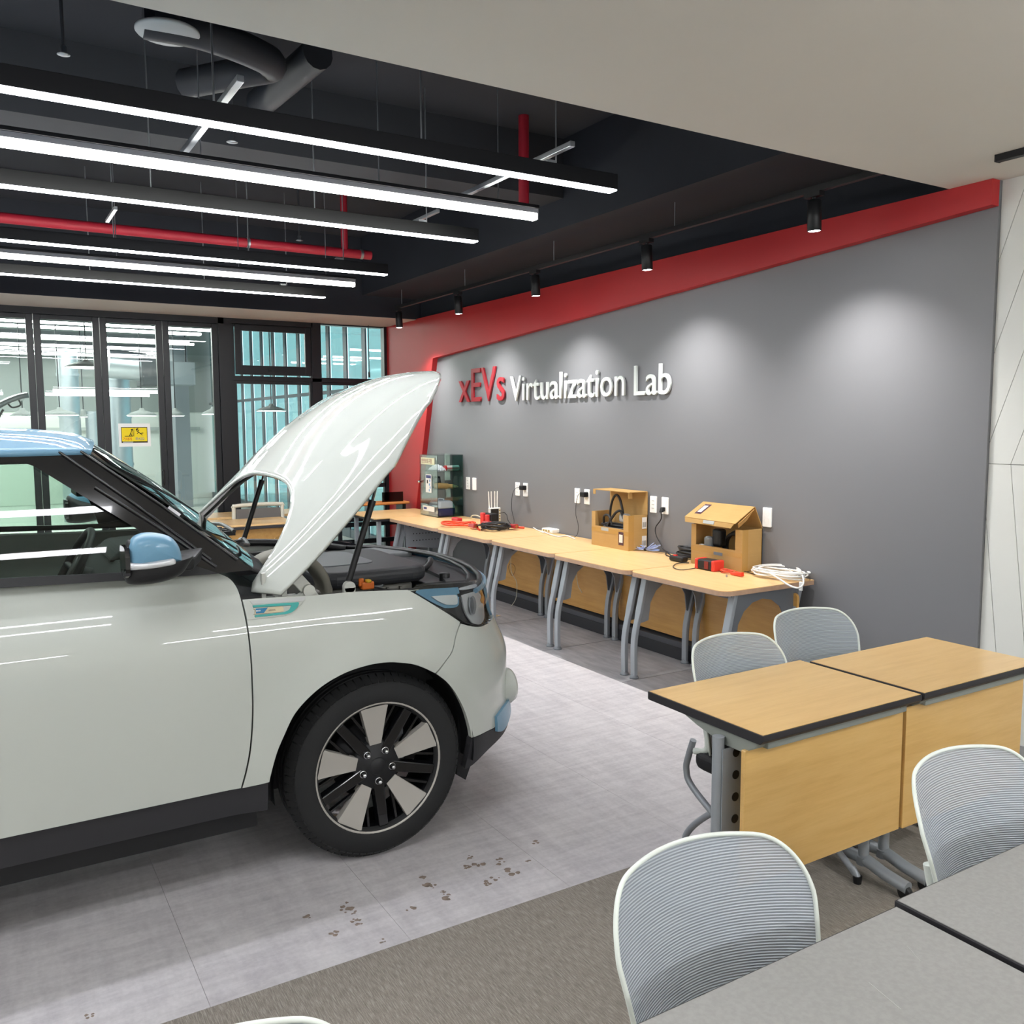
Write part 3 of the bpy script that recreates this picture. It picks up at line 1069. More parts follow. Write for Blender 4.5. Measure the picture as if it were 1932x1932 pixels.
# ---- sill cladding
st = TR([(20, 1583), (508, 1478)])
sb = TR([(20, 1641.5), (507, 1531.5)])
panel('sill', runs([(-.94, st[0][1]), st[0]], [st[0], st[1]], [st[1], sb[1]], [sb[1], (-.94, sb[0][1])], [(-.94, sb[0][1]), (-.94, st[0][1])]), M_clad, off=.012, flange=.05)
panel('rear_arch_trim', [(-2.42, .40), (-1.80, .40), (-1.80, .26), (-2.42, .26)], M_clad, off=.01, flange=.05)

# ---- headlamp
def Z4(pts):
    return TR([(560 + p[0] / 4.83, 980 + p[1] / 4.83) for p in pts])
hl = Z4([(1030, 652), (1060, 622), (1110, 600), (1300, 580), (1500, 566), (1600, 558), (1655, 548)])
hr = [hl[-1]] + Z4([(1690, 610), (1725, 720), (1738, 860), (1738, 925), (1705, 958)])
hb = Z4([(1705, 958), (1640, 968), (1580, 958), (1490, 920), (1300, 802), (1150, 718), (1040, 660)])
head_poly = runs(hl, hr, hb, [hb[-1], hl[0]])
h1 = panel('headlamp', head_poly, M_gloss, off=.012, flange=.03, step=.02)
heads = [o for o in car.children if o.name.startswith('headlamp')]
def hsub(name, poly, m, off, step=.02, fl=.006):
    b = skin_mb(poly, S, step=step, flange=fl, off=off)
    for par, bb in ((heads[0], b), (heads[1], mirrored(b))):
        o = bb.build(name, m, par, recalc=False)
        fix_dir(o)
hsub('blue_trim', runs(Z4([(1092, 660), (1098, 645), (1130, 634), (1300, 622), (1480, 612)]), Z4([(1480, 612), (1492, 660), (1488, 720), (1486, 775), (1450, 802), (1360, 808)]), Z4([(1360, 808), (1250, 755), (1150, 695), (1092, 660)])), M_blue, .006)
hsub('lamp_insert', runs(Z4([(1228, 702), (1330, 692), (1440, 688)]), Z4([(1440, 688), (1460, 700), (1464, 760), (1445, 776), (1360, 776)]), Z4([(1360, 776), (1290, 745), (1228, 702)])), mat('lamp_white_insert', 'cfd6d6', .35), -.001)
hsub('reflector', runs(Z4([(1505, 690), (1560, 672), (1650, 652), (1690, 700), (1712, 800), (1715, 900), (1680, 955), (1610, 945)]), Z4([(1610, 945), (1560, 880), (1530, 800), (1505, 690)])), mat('lamp_reflector', 'd3d6d8', .22, metal=.35), .004)
hsub('projector_lens', runs(Z4([(1565, 720), (1590, 700), (1612, 730), (1620, 800), (1605, 860), (1580, 860), (1565, 800), (1565, 720)])), M_chrome, -.008)
hsub('lamp_strip', runs(Z4([(1490, 620), (1600, 592), (1640, 590), (1640, 615), (1560, 636), (1490, 640), (1490, 620)])), mat('lamp_reflector', 'd3d6d8', .22, metal=.35), .002)
hsub('turn_lens', runs(Z4([(1672, 600), (1690, 650), (1712, 720), (1700, 765), (1680, 735), (1690, 690), (1672, 600)])), mat('amber_lens', 'c88d4a', .25), .001)
hsub('cover', head_poly, M_clear, -.014, step=.02, fl=.02)

# ---- fender garnish with badge
def Z10(pts):
    return TR([(440 + p[0] / 10.73, 1100 + p[1] / 10.73) for p in pts])
gar_line = runs(Z10([(185, 345), (700, 305), (1470, 278)]), Z10([(1470, 278), (1390, 400), (1240, 565), (1070, 665)]), Z10([(1070, 665), (600, 720), (280, 748)]), Z10([(280, 748), (185, 345)]))
gl = skin_mb(gar_line, S, step=.02, flange=.0035, off=-.003)
g1 = gl.build('fender_garnish', M_car, car, recalc=False); fix_dir(g1)
g2 = mirrored(gl).build('fender_garnish', M_car, car, recalc=False); fix_dir(g2)
def gsub(name, poly, m, off, step=.012, fl=.004):
    b = skin_mb(poly, S, step=step, flange=fl, off=off)
    for par, bb in ((g1, b), (g2, mirrored(b))):
        o = bb.build(name, m, par, recalc=False); fix_dir(o)
gsub('recess_face', runs(Z10([(330, 372), (900, 330), (1470, 284)]), Z10([(1470, 284), (1440, 340), (1390, 372)]), Z10([(1390, 372), (900, 410), (385, 440)]), Z10([(385, 440), (330, 372)])), mat('garnish_grey', 'b0b2b0', .4), -.0045)
gsub('teal_strip', runs(Z10([(385, 468), (800, 436), (1300, 402)]), Z10([(1300, 402), (1320, 420), (1290, 500), (1180, 600), (1050, 640)]), Z10([(1050, 640), (760, 672), (440, 702)]), Z10([(440, 702), (425, 675), (440, 660)]), Z10([(440, 660), (760, 630), (1020, 600)]), Z10([(1020, 600), (1120, 550), (1165, 460)]), Z10([(1165, 460), (800, 484), (400, 508)]), Z10([(400, 508), (385, 468)])), mat('teal_plastic', '3f9d96', .25, coat=.6), -.008)
gsub('badge_plate', runs(Z10([(428, 545), (445, 525), (960, 484)]), Z10([(960, 484), (1000, 500), (1012, 570), (985, 595)]), Z10([(985, 595), (450, 640), (430, 625), (428, 545)])), mat('badge_champagne', 'cfc4a6', .3, metal=.6), -.008, fl=.005)
gsub('badge_blue', Z10([(440, 535), (690, 514), (610, 620), (450, 633)]), mat('badge_blue', '1f6f98', .3, coat=.5), -.010)
a = S(*Z10([(448, 598)])[0], -.012); b_ = S(*Z10([(640, 582)])[0], -.012)
text_obj('badge_lettering', 'ECO', .0062, frame(a, b_ - a, (0, 0, 1)), mat('badge_letter_white', 'f2f4f4', .3), g1, extrude=.0004, bold=.0002, squeeze=1.25)
a = S(*Z10([(700, 585)])[0], -.012); b_ = S(*Z10([(990, 562)])[0], -.012)
text_obj('badge_lettering', 'electric', .0085, frame(a, b_ - a, (0, 0, 1)), mat('badge_letter_grey', '6a655a', .3, metal=.5), g1, extrude=.0004, squeeze=.95)

# ---- wheels
def wheel(wx, side):
    yo = 3.011 if side > 0 else 2 * YCAR - 3.011       # outer face of the tyre
    d = 1 if side > 0 else -1
    w = bpy.data.objects.new('wheel', None)
    COL.objects.link(w); w.parent = car
    w.location = Vector((wx, yo, WZ)) - car.location
    ctr = (wx, yo, WZ)
    r = WR
    prof = [(r - .115, .03), (r - .11, .012), (r - .09, .003), (r - .06, 0), (r - .03, .006), (r - .012, .018), (r - .003, .034), (r, .05)]
    prof = [(a, c * d) for a, c in prof]
    b = MB().lathe(prof, ctr, 1, 96)
    # tread with circumferential grooves
    tp = [(r, .05), (r, .066), (r - .007, .068), (r - .007, .076), (r, .078), (r, .098), (r - .007, .1), (r - .007, .108), (r, .11), (r, .13), (r - .007, .132), (r - .007, .14), (r, .142), (r, .165), (r - .006, .19), (r - .05, .212), (r - .11, .2)]
    b.lathe([(a, c * d) for a, c in tp], ctr, 1, 96, smooth=False)
    b.build('tyre', M_tyre, w)
    # shoulder blocks
    sh = MB()
    for k in range(72):
        a0 = 2 * math.pi * k / 72
        a1 = a0 + 2 * math.pi / 72 * .80
        q = []
        for a_ in (a0, a1):
            for rr_, yy in ((r - .022, .011), (r + .0022, .05)):
                q.append((wx + rr_ * math.cos(a_), yo + yy * d, WZ + rr_ * math.sin(a_)))
        n_ = 0.0022
        q2 = [(wx + (p[0] - wx) * 1.012, p[1] - .003 * d, WZ + (p[2] - WZ) * 1.012) for p in q]
        sh.add(q2 + q, [(0, 1, 3, 2), (0, 4, 5, 1), (1, 5, 7, 3), (3, 7, 6, 2), (2, 6, 4, 0)])
    tag(sh.build('tread_blocks', M_tyre, w), kind='stuff')
    R0 = .258
    MB().lathe([(R0 - .004, .03 * d), (R0, .012 * d), (R0 - .004, .006 * d), (R0 - .012, .008 * d), (R0 - .014, .018 * d)], ctr, 1, 72).build('rim_lip', M_alu, w)
    MB().lathe([(R0 - .013, .016 * d), (R0 - .022, .03 * d), (R0 - .035, .11 * d), (R0 - .03, .17 * d)], ctr, 1, 64).build('rim_barrel', M_whl, w)
    MB().lathe([(0, .125 * d), (.15, .125 * d), (.15, .14 * d)], ctr, 1, 40).build('brake_disc', mat('brake_disc', '4a4a4c', .4, metal=.8), w)
    MB().cbox((wx + .10, yo + .11 * d, WZ + .03), (.07, .05, .16)).build('brake_caliper', mat('caliper_grey', '85888a', .5), w, bevel=.01)
    phase = R(94)
    # broad silver paddles
    for k in range(5):
        a = phase + k * 2 * math.pi / 5
        pts = []
        for rr_, hw in ((.088, .023), (.13, .0315), (.18, .0415), (.225, .0505), (R0 - .013, .056)):
            pts.append((rr_, hw))
        b = MB()
        top, bot = [], []
        for sgn in (1, -1):
            for rr_, hw in pts:
                rad = rr_ if rr_ < .22 else math.sqrt(max(rr_ * rr_ - hw * hw * .0, 0))
                ang = a + sgn * math.asin(min(hw / rr_, .99))
                yy = interp([(.08, .034), (.16, .024), (.25, .010)], rr_)
                top.append((wx + rr_ * math.cos(ang), yo + yy * d, WZ + rr_ * math.sin(ang)))
                bot.append((wx + rr_ * math.cos(ang), yo + (yy + .03) * d, WZ + rr_ * math.sin(ang)))
        n_ = len(pts)
        fs = [(i, i + 1, n_ + i + 1, n_ + i) for i in range(n_ - 1)]
        b.add(top, fs)
        loop = list(range(n_)) + list(range(2 * n_ - 1, n_ - 1, -1))
        L = len(loop)
        b.add([top[i] for i in loop] + [bot[i] for i in loop], [(i, (i + 1) % L, L + (i + 1) % L, L + i) for i in range(L)] + [tuple(range(L, 2 * L))])
        b.build('silver_spoke', M_alu, w)
    # black ribs between them
    for k in range(5):
        a = phase + (k + .5) * 2 * math.pi / 5
        Mr = Matrix.Translation(ctr) @ Matrix.Rotation(-a, 4, 'Y')
        b = MB().hexa([Mr @ Vector(p) for p in ((.05, .07 * d, -.026), (R0 - .02, .05 * d, -.024), (R0 - .02, .05 * d, .024), (.05, .07 * d, .026))],
                      [Mr @ Vector(p) for p in ((.05, .036 * d, -.022), (R0 - .02, .018 * d, -.018), (R0 - .02, .018 * d, .018), (.05, .036 * d, .022))])
        b.build('black_spoke', M_whl, w, bevel=.004)
        for s_ in (-1, 1):
            b = MB()
            b.hexa([Mr @ Vector(p) for p in ((.085, .055 * d, s_ * .05 - .008), (R0 - .02, .045 * d, s_ * .058 - .006), (R0 - .02, .045 * d, s_ * .058 + .006), (.085, .055 * d, s_ * .05 + .008))],
                   [Mr @ Vector(p) for p in ((.085, .045 * d, s_ * .05 - .006), (R0 - .02, .03 * d, s_ * .058 - .004), (R0 - .02, .03 * d, s_ * .058 + .004), (.085, .045 * d, s_ * .05 + .006))])
            b.build('spoke_web', M_whl, w)
    MB().lathe([(.098, .06 * d), (.096, .042 * d), (.088, .036 * d), (.04, .034 * d), (.036, .028 * d), (0, .026 * d)], ctr, 1, 40).build('hub', M_matte, w)
    MB().lathe([(.034, .028 * d), (.031, .022 * d), (0, .021 * d)], ctr, 1, 32).build('centre_cap', M_matte, w)
    for k in range(5):
        a = phase + (k + .5) * 2 * math.pi / 5
        c = (wx + .062 * math.cos(a), yo + .02 * d, WZ + .062 * math.sin(a))
        MB().lathe([(.0145, .016 * d), (.0145, .013 * d), (.012, .0125 * d)], c, 1, 14).lathe([(.0085, .013 * d), (.0085, -.002 * d), (.006, -.006 * d), (0, -.007 * d)], c, 1, 8).build('lug_nut', M_chrome if k >= 0 else M_whl, w)
    return w
wheel(WX, 1); wheel(WX, -1); wheel(WXR, 1); wheel(WXR, -1)

# ---- wheel-arch liners and underbody
for wx in (WX, WXR):
    for s_ in (1, -1):
        y0 = 3.02 if s_ > 0 else 2 * YCAR - 3.02
        MB().lathe([(.405, 0), (.405, .3 * s_), (0, .3 * s_)], (wx, y0, WZ), 1, 40, a0=R(-8), a1=R(188)).build('arch_liner', M_matte, car)
ub = MB().box((-1.9, 3.10, .20), (.80, 4.67, .36)).box((-1.9, 3.34, .22), (1.82, 4.43, .66)).box((1.60, 3.36, .26), (1.84, 4.41, .62))
ub.box((.76, 3.06, .3), (.84, 4.71, .98)).box((-1.0, 3.06, .34), (.78, 3.12, .9)).box((-1.0, 4.65, .34), (.78, 4.71, .9)).box((-2.0, 3.34, .34), (-1.7, 4.43, 1.0))
ub.build('underbody', M_matte, car)
for y0 in (3.13, 4.50):
    MB().prism([(1.63, .20), (1.67, .17), (1.70, .24), (1.70, .42), (1.64, .5)], 1, y0, y0 + .14).build('air_deflector', M_matte, car)

# ---- greenhouse
def G(u, v, off=0.0):
    """side glass plane leaning inward: u = x, v = z"""
    return Vector((u, 3.012 + (v - 1.04) * .40 + .02 * ((v - 1.04) / .5) ** 2 + off, v))
def GT(px, py):
    d = ray(px, py); c = Vector((0, 0, EYE))
    y = 3.05
    for _ in range(30):
        p = c + d * (y / d.y)
        y = G(p.x, p.z).y
    return (p.x, p.z)
def Z6(pts):
    return [GT(p[0] / 4.025, 800 + p[1] / 4.025) for p in pts]
def gpanel(name, poly, m, off=0.0, fl=.015, step=.06, parent=car):
    b = skin_mb(poly, G, step=step, flange=fl, off=off)
    o = b.build(name, m, parent, recalc=False); fix_dir(o)
    o = mirrored(b).build(name, m, parent, recalc=False); fix_dir(o)
top = Z6([(90, 216), (280, 208), (430, 202), (560, 204), (640, 202)])
zt0 = top[0][1]
gtop = Z6([(90, 299), (190, 297), (262, 322)])
pil_in = Z6([(262, 322), (1045, 800)])
pil_out = Z6([(640, 202), (1920, 1108)])
bl = Z6([(90, 1238), (960, 1186), (1660, 1135)])
gb = Z6([(90, 1168), (940, 1128)])
gpanel('window_frame', runs([(-1.75, zt0 - .02), top[0]], top, [top[-1], gtop[2]], [gtop[2], gtop[1]], [gtop[1], gtop[0]], [gtop[0], (-1.75, gtop[0][1] - .02)]), M_gloss)
gpanel('a_pillar', [top[-1], pil_out[1], bl[2], Z6([(1430, 1060)])[0], pil_in[1], pil_in[0]], M_gloss)
gpanel('belt_trim', [(-1.75, bl[0][1] + .02), bl[0], bl[1], bl[2], Z6([(1430, 1060)])[0], Z6([(1200, 1108)])[0], gb[1], gb[0], (-1.75, gb[0][1] + .02)], M_matte, off=-.004)
gpanel('mirror_sail', [pil_in[1], Z6([(1430, 1060)])[0], Z6([(1200, 1108)])[0], Z6([(1080, 850)])[0]], M_matte, off=-.003)
gpanel('side_glass', [(-.30, gtop[0][1] - .005), gtop[0], gtop[1], gtop[2], pil_in[1], Z6([(1080, 850)])[0], Z6([(1200, 1108)])[0], gb[1], gb[0], (-.30, gb[0][1])], M_cglass, off=.012, fl=0)
gpanel('rear_side_glass', [(-1.5, gtop[0][1] - .02), (-.42, gtop[0][1] - .005), (-.42, gb[0][1]), (-1.5, gb[0][1] + .01)], M_cglass, off=.012, fl=0)
gpanel('b_pillar', [(-.42, gtop[0][1] - .0), (-.30, gtop[0][1]), (-.30, gb[0][1]), (-.42, gb[0][1])], M_matte)
gpanel('c_pillar', [(-1.75, gtop[0][1] - .02), (-1.5, gtop[0][1] - .02), (-1.5, gb[0][1] + .01), (-1.9, gb[0][1] + .01)], M_gloss)
# gloss ridges added to draw highlight lines along the A-pillar
for (a_, b2) in (((440, 206), (1600, 1030)), ((720, 480), (1640, 1085)), ((610, 205), (1800, 1030))):
    q = Z6([a_, b2])
    for sg in (1, -1):
        P0, P1 = G(q[0][0], q[0][1], -.004), G(q[1][0], q[1][1], -.004)
        if sg < 0:
            P0.y, P1.y = 2 * YCAR - P0.y, 2 * YCAR - P1.y
        MB().tube([P0, P0.lerp(P1, .5) + Vector((0, 0, .006)), P1], .005, 8).build('pillar_highlight_ridge', M_gloss, car)
# windscreen
Ptop = G(*Z6([(650, 200)])[0]); Pbot = G(*Z6([(1925, 1100)])[0])
WB, WT = .11, .06
def screen(u, v):
    a = Pbot.lerp(Ptop, v)
    bow = (WB + (WT - WB) * v) * (1 - (2 * u - 1) ** 2)
    y = a.y + (2 * YCAR - 2 * a.y) * u
    s = math.sin(v * math.pi) * .014
    return (a.x + bow + s * .5, y, a.z + bow * .10 * (1 - v) + s + .03 * v * (1 - (2 * u - 1) ** 2))
ws = MB().grid(screen, 24, 14).build('windscreen', M_cglass, car)
bd = MB()
def strip(u0, u1, v0, v1, nu, nv):
    bd.grid(lambda a, b: Vector(screen(u0 + (u1 - u0) * a, v0 + (v1 - v0) * b)) + Vector((-.004, 0, -.004)), nu, nv)
strip(0, 1, 0, .07, 24, 2); strip(0, .045, .07, .96, 2, 14); strip(.955, 1, .07, .96, 2, 14); strip(0, 1, .96, 1, 24, 2)
bd.build('screen_border', M_matte, ws)
# roof
re = [GT(20, 853), GT(107, 850), GT(171, 845)]
def roof(u, v):
    # u across 0..1, v along front(0) to rear(1)
    q = 1 - abs(2 * u - 1)
    s = 1 - (2 * u - 1) ** 2
    ft = Vector(screen(u, 1.0))
    xr = -1.85
    x = ft.x + .015 + (xr - ft.x) * v
    zedge = interp([(xr, re[0][1] - .07), (-.6, re[0][1] + .01), (re[0][0], re[0][1]), (re[2][0] + .05, re[2][1] - .0)], x)
    ye = G(0, zedge).y - .012
    y = ye + (2 * YCAR - 2 * ye) * u
    front = min(1, v / .16)
    crown = (.08 * (1 - abs(2 * u - 1) ** 2.6)) * (front ** .55) + (ft.z - zedge) * (1 - front ** .8)
    return (x, y, zedge + crown * (1 - .4 * max(0, v - .6)))
MB().grid(roof, 32, 40).build('roof', M_blue, car, solid=.02)
MB().grid(lambda u, v: (-1.86 - .12 * v + .0, 3.23 - .12 * v + (2 * YCAR - 6.46 + .24 * v) * u, 1.52 - .5 * v), 10, 6).build('rear_glass', M_cglass, car)
MB().grid(lambda u, v: (-2.0 - .06 * math.sin(u * math.pi) - .05 * v, 3.1 + (2 * YCAR - 6.2) * u, 1.03 - .55 * v), 10, 6).build('tailgate', M_car, car, solid=.02)

# ---- door mirror
def inflate(outl, yc, d0, d1, n=7, pw=.55):
    """round out a side outline (x, z) between depths yc - d0 and yc + d1"""
    cx = sum(p[0] for p in outl) / len(outl); cz = sum(p[1] for p in outl) / len(outl)
    k = len(outl)
    vs = []
    rows = []
    for i in range(2 * n + 1):
        a = -math.pi / 2 + math.pi * i / (2 * n)
        s = max(math.cos(a), 0.0) ** pw
        y = yc + (d0 if a < 0 else d1) * math.sin(a)
        rows.append([(cx + (p[0] - cx) * s, y, cz + (p[1] - cz) * s) for p in outl])
    for r_ in rows:
        vs += r_
    fs = []
    for i in range(2 * n):
        fs += [(i * k + j, i * k + (j + 1) % k, (i + 1) * k + (j + 1) % k, (i + 1) * k + j) for j in range(k)]
    return MB().add(vs, fs, True)
YM = 2.86
def Zm(pts):
    return [(lambda p: (p.x, p.z))(on(1, YM, q[0] / 4.025, 800 + q[1] / 4.025)) for q in pts]
def mirror_unit(side):
    e = bpy.data.objects.new('door_mirror', None)
    COL.objects.link(e); e.parent = car
    c = on(1, YM, 290, 1055)
    yc = c.y if side > 0 else 2 * YCAR - c.y
    e.location = Vector((c.x, yc, c.z)) - car.location
    f = (lambda b: b) if side > 0 else mirrored
    cap = runs(Zm([(968, 1050), (966, 960), (985, 890), (1030, 845), (1100, 825), (1200, 828), (1290, 855), (1345, 910), (1372, 980), (1378, 1035)]), Zm([(1378, 1035), (1320, 1050), (1150, 1080), (968, 1095)]), Zm([(968, 1095), (968, 1050)]))
    f(inflate(cap, YM, .055, .06)).build('mirror_cap', M_blue, e)
    low = runs(Zm([(950, 1000), (965, 900), (985, 880)]), Zm([(985, 880), (1300, 960), (1375, 1030), (1470, 1000), (1440, 1060)]), Zm([(1440, 1060), (1380, 1140), (1270, 1190), (1130, 1218), (1000, 1222), (955, 1195), (940, 1120), (950, 1000)]))
    f(inflate(low, YM + .012, .055, .07)).build('mirror_housing', M_matte, e)
    sig = runs(Zm([(968, 1045), (1080, 1035), (1200, 1015), (1300, 1002), (1322, 1030)]), Zm([(1322, 1030), (1310, 1052), (1200, 1075), (1080, 1092), (970, 1098)]), Zm([(970, 1098), (968, 1045)]))
    f(inflate(sig, YM - .03, .035, .02)).build('turn_signal', mat('lamp_reflector', 'd3d6d8', .22, metal=.35), e)
    b = MB().hexa([(c.x + .03, YM + .03, c.z - .055), (c.x + .12, YM + .03, c.z - .05), (c.x + .18, 3.06, c.z - .05), (c.x + .06, 3.06, c.z - .06)], [(c.x + .03, YM + .03, c.z - .015), (c.x + .13, YM + .03, c.z - .005), (c.x + .19, 3.06, c.z + .0), (c.x + .06, 3.06, c.z - .01)])
    f(b).build('mirror_arm', M_matte, e, bevel=.008)
    gl_ = [(-.0, p[1]) for p in ()]
    x0 = Zm([(950, 1000)])[0][0] - .002
    f(MB().prism(round_rect(YM - .04, c.z - .05, YM + .08, c.z + .045, .03), 0, x0 - .003, x0 + .01)).build('mirror_glass', M_gloss, e)
mirror_unit(1); mirror_unit(-1)

# ---- raised hood
HX, HZ, HA = .782, 1.072, R(41)
CROWN = [(.7, 1.147), (1.0, 1.137), (1.24, 1.147), (1.5, 1.163), (1.75, 1.146), (1.95, 1.096), (2.1, 1.025), (2.2, .953)]
QE, XN, XT = .864, 1.422, 2.116
def hood_pt(q, b):
    """q = signed offset from the centreline, b = 0 rear edge .. 1 leading edge; closed shape, then opened"""
    aq = abs(q)
    xr = HX + .456 * (1 - (min(aq, .785) / .785) ** 3.9)
    if aq > .785:
        xr = HX + (aq - .785) / (QE - .785) * .065
    fr = max(0, 1 - (aq / (QE + .004)) ** 2.33) ** .72
    xf = XN + .02 + (XT - XN - .02) * fr
    x = xr + (xf - xr) * b
    drop = .034 * (aq / .5) ** 2 if aq < .5 else .034 + .136 * (aq - .5) + .10 * (aq - .5) ** 2
    skirt = interp([(.8, .055), (1.1, .044), (1.47, .029), (1.6, .02)], x)
    if aq > .755:
        k = (aq - .755) / (QE - .755)
        drop += skirt * k ** 1.6
    z = sinterp(CROWN, x) - drop
    # character line and rolled front
    z += .006 * math.exp(-((aq - .52) / .05) ** 2) * min(1, max(0, (x - 1.15) / .2))
    z -= .012 * max(0, b - .86) ** 2 / .02 * (1 if aq < .7 else .4)
    dx, dz = x - HX, z - HZ
    return (HX + dx * math.cos(HA) - dz * math.sin(HA), YCAR + q, HZ + dx * math.sin(HA) + dz * math.cos(HA))
qs = [QE * (1 - (1 - k / 22) ** 1.7) for k in range(23)]
qs = [-v for v in qs[:0:-1]] + qs
bs = [1 - (1 - k / 40) ** 1.15 for k in range(41)]
hb_ = MB()
hb_.add([hood_pt(q, b) for q in qs for b in bs], [(i * 41 + j, (i + 1) * 41 + j, (i + 1) * 41 + j + 1, i * 41 + j + 1) for i in range(len(qs) - 1) for j in range(40)], True)
ho = hb_.build('hood', M_car, car)
# outside looks up: flip if needed, then thicken downward
if sum(p.normal.z * p.area for p in ho.data.polygons) < 0:
    ho.data.flip_normals()
md = ho.modifiers.new('solid', 'SOLIDIFY'); md.thickness = .014; md.offset = -1
hi = MB()
Q2 = [-.70 + 1.4 * i / 12 for i in range(13)]
hi.add([tuple(Vector(hood_pt(q, .06 + .86 * j / 12)) + Vector((.03 * math.sin(HA), 0, -.03 * math.cos(HA)))) for q in Q2 for j in range(13)], [(i * 13 + j, (i + 1) * 13 + j, (i + 1) * 13 + j + 1, i * 13 + j + 1) for i in range(12) for j in range(12)], True)
hi.build('hood_liner', mat('hood_liner', '9b9d98', .6), ho, solid=.012)

# ---- engine bay
M_bay = mat('bay_plastic', '2e3033', .5, bump=.05, bscale=300)
M_bayg = mat('bay_grey', '6d7173', .5)
M_bayw = mat('bay_white', 'b9bbb3', .45)
bay = MB().box((.84, 3.20, .60), (1.74, 4.57, .66)).box((.84, 3.14, .60), (1.5, 3.20, .98)).box((.84, 4.58, .60), (1.5, 4.64, .98))
bay.build('bay_floor', M_matte, car)
# inner fender rails (white) on both sides
for sg in (1, -1):
    b = MB()
    n_ = 24
    a_ = []
    for i in range(n_ + 1):
        t_ = .90 + (1.42 - .90) * i / n_
        zz_ = interp([(ftop[0][0], ftop[0][1]), (ftop[2][0], ftop[2][1]), (ftop[-1][0], ftop[-1][1])], t_)
        p = S(t_, zz_)
        a_.append((p + Vector((0, .002, -.004)), p + Vector((0, .045, -.012)), p + Vector((0, .055, -.06))))
    vs = [q for g in a_ for q in g]
    b.add(vs, [(i * 3 + j, i * 3 + j + 1, i * 3 + j + 4, i * 3 + j + 3) for i in range(n_) for j in range(2)], True)
    (b if sg > 0 else mirrored(b)).build('inner_rail', M_car, car, solid=.003)
def P1(y, px, py):
    return on(1, y, px, py)
def ZA(y, x, v):      # zoom grid of the bay survey
    return on(1, y, 560 + x / 4.83, 980 + v / 4.83)
# engine cover: rounded slab with light plate
def slab(name, x0, x1, y0, y1, z0, z1, r, m, parent=car, bev=.02, seg=4):
    return MB().prism(round_rect(x0, y0, x1, y1, r, 5), 2, z0, z1).build(name, m, parent, bevel=bev, seg=seg)
ec = slab('motor_cover', 1.17, 1.66, 3.40, 4.06, .97, 1.04, .09, M_bay, bev=.028)
slab('cover_plate', 1.21, 1.48, 3.58, 3.98, 1.039, 1.044, .06, mat('cover_plate', '63676a', .45), ec, bev=.003)
slab('motor_block', 1.16, 1.60, 3.44, 3.95, .62, .968, .05, mat('motor_cast', '74736c', .5, metal=.2))
for k in range(3):
    MB().box((1.40 + .06 * k, 3.425, .70), (1.412 + .06 * k, 3.44, .955)).build('casting_rib', mat('motor_cast', '74736c', .5, metal=.2), car)
c = P1(3.43, 712, 1097)
MB().lathe([(.03, 0), (.03, -.02), (.018, -.022), (.016, -.008), (0, -.008)], (c.x, 3.438, c.z), 1, 20).build('port_ring', M_bayg, car)
c = P1(3.40, 692, 1104)
oc = MB().cbox((c.x, 3.40, c.z), (.055, .04, .032)).cbox((c.x - .025, 3.41, c.z + .014), (.022, .04, .035)).build('high_voltage_plug', mat('plug_orange', 'd8702a', .45), car, bevel=.006)
MB().cbox((c.x, 3.385, c.z + .02), (.02, .03, .012)).build('plug_latch', mat('plug_yellow', 'd6ab2a', .45), oc, bevel=.003)
MB().tube(spline([(c.x + .03, 3.40, c.z - .02), (c.x + .1, 3.36, c.z - .035), (c.x + .17, 3.33, c.z - .03), (c.x + .26, 3.35, c.z - .05)], 6), .012, 10).build('harness', M_black, car)
MB().tube(spline([(c.x - .12, 3.30, c.z - .05), (c.x, 3.27, c.z - .035), (c.x + .14, 3.26, c.z - .045), (c.x + .3, 3.3, c.z - .07)], 6), .014, 10).build('harness', M_black, car)
# junction boxes and reservoir at the far side
slab('fuse_box', 1.62, 1.92, 4.15, 4.42, .80, .985, .03, M_bayg, bev=.012)
slab('coolant_tank', 1.30, 1.55, 4.25, 4.5, .75, .985, .05, M_bay)
# radiator shroud and its tray
sh_ = []
for t_ in [TX0 + KF * a for a in (.42, .55, .7, .85, 1.0, 1.2, 1.4, 1.57)]:
    pA = S(t_, .955); pB = Vector((YCAR, 0, 0))
    sh_.append(pA)
mid_ = [Vector((2 * 0 + p.x - .12 - .1 * i / 8, p.y + .10 * (1 - i / 7), .965)) for i, p in enumerate(sh_)]
b = MB()
b.add([Vector((p.x - .015, p.y + .015, .958)) for p in sh_] + mid_, [(i, i + 1, 8 + i + 1, 8 + i) for i in range(7)], False)
b.mirror_y(YCAR)
b.build('front_shroud', M_bay, car, solid=.02)
b = MB()
for off, zz_, rad in ((.02, .985, .012), (.06, .99, .008)):
    pts = [Vector((p.x - off, p.y + off * .6, zz_ - .02 + .025 * i / 7)) for i, p in enumerate(sh_)]
    pts += [Vector((p.x, 2 * YCAR - p.y, p.z)) for p in pts[-2::-1]]
    b.tube(pts, rad, 8)
b.build('weather_strip', M_black, car)
pts = [S(t_, .965, -.002) for t_ in [TX0 + KF * (.60 + .97 * k / 10) for k in range(11)]]
pts += [Vector((p.x, 2 * YCAR - p.y, p.z)) for p in pts[-2::-1]]
MB().tube(pts, .011, 8).build('grille_top_blue', M_blue, car)
panel('grille_panel', [(TX0 + KF * .99, .80), (NT, .79), (NT, .955), (TX0 + KF * .97, .955)], M_blue, joined=True, off=.004)
tray = [ZA(3.45, 1010, 470), ZA(3.45, 1290, 575)]
slab('air_intake', 1.66, 1.88, 3.37, 3.80, .925, .95, .03, M_bay, bev=.006)
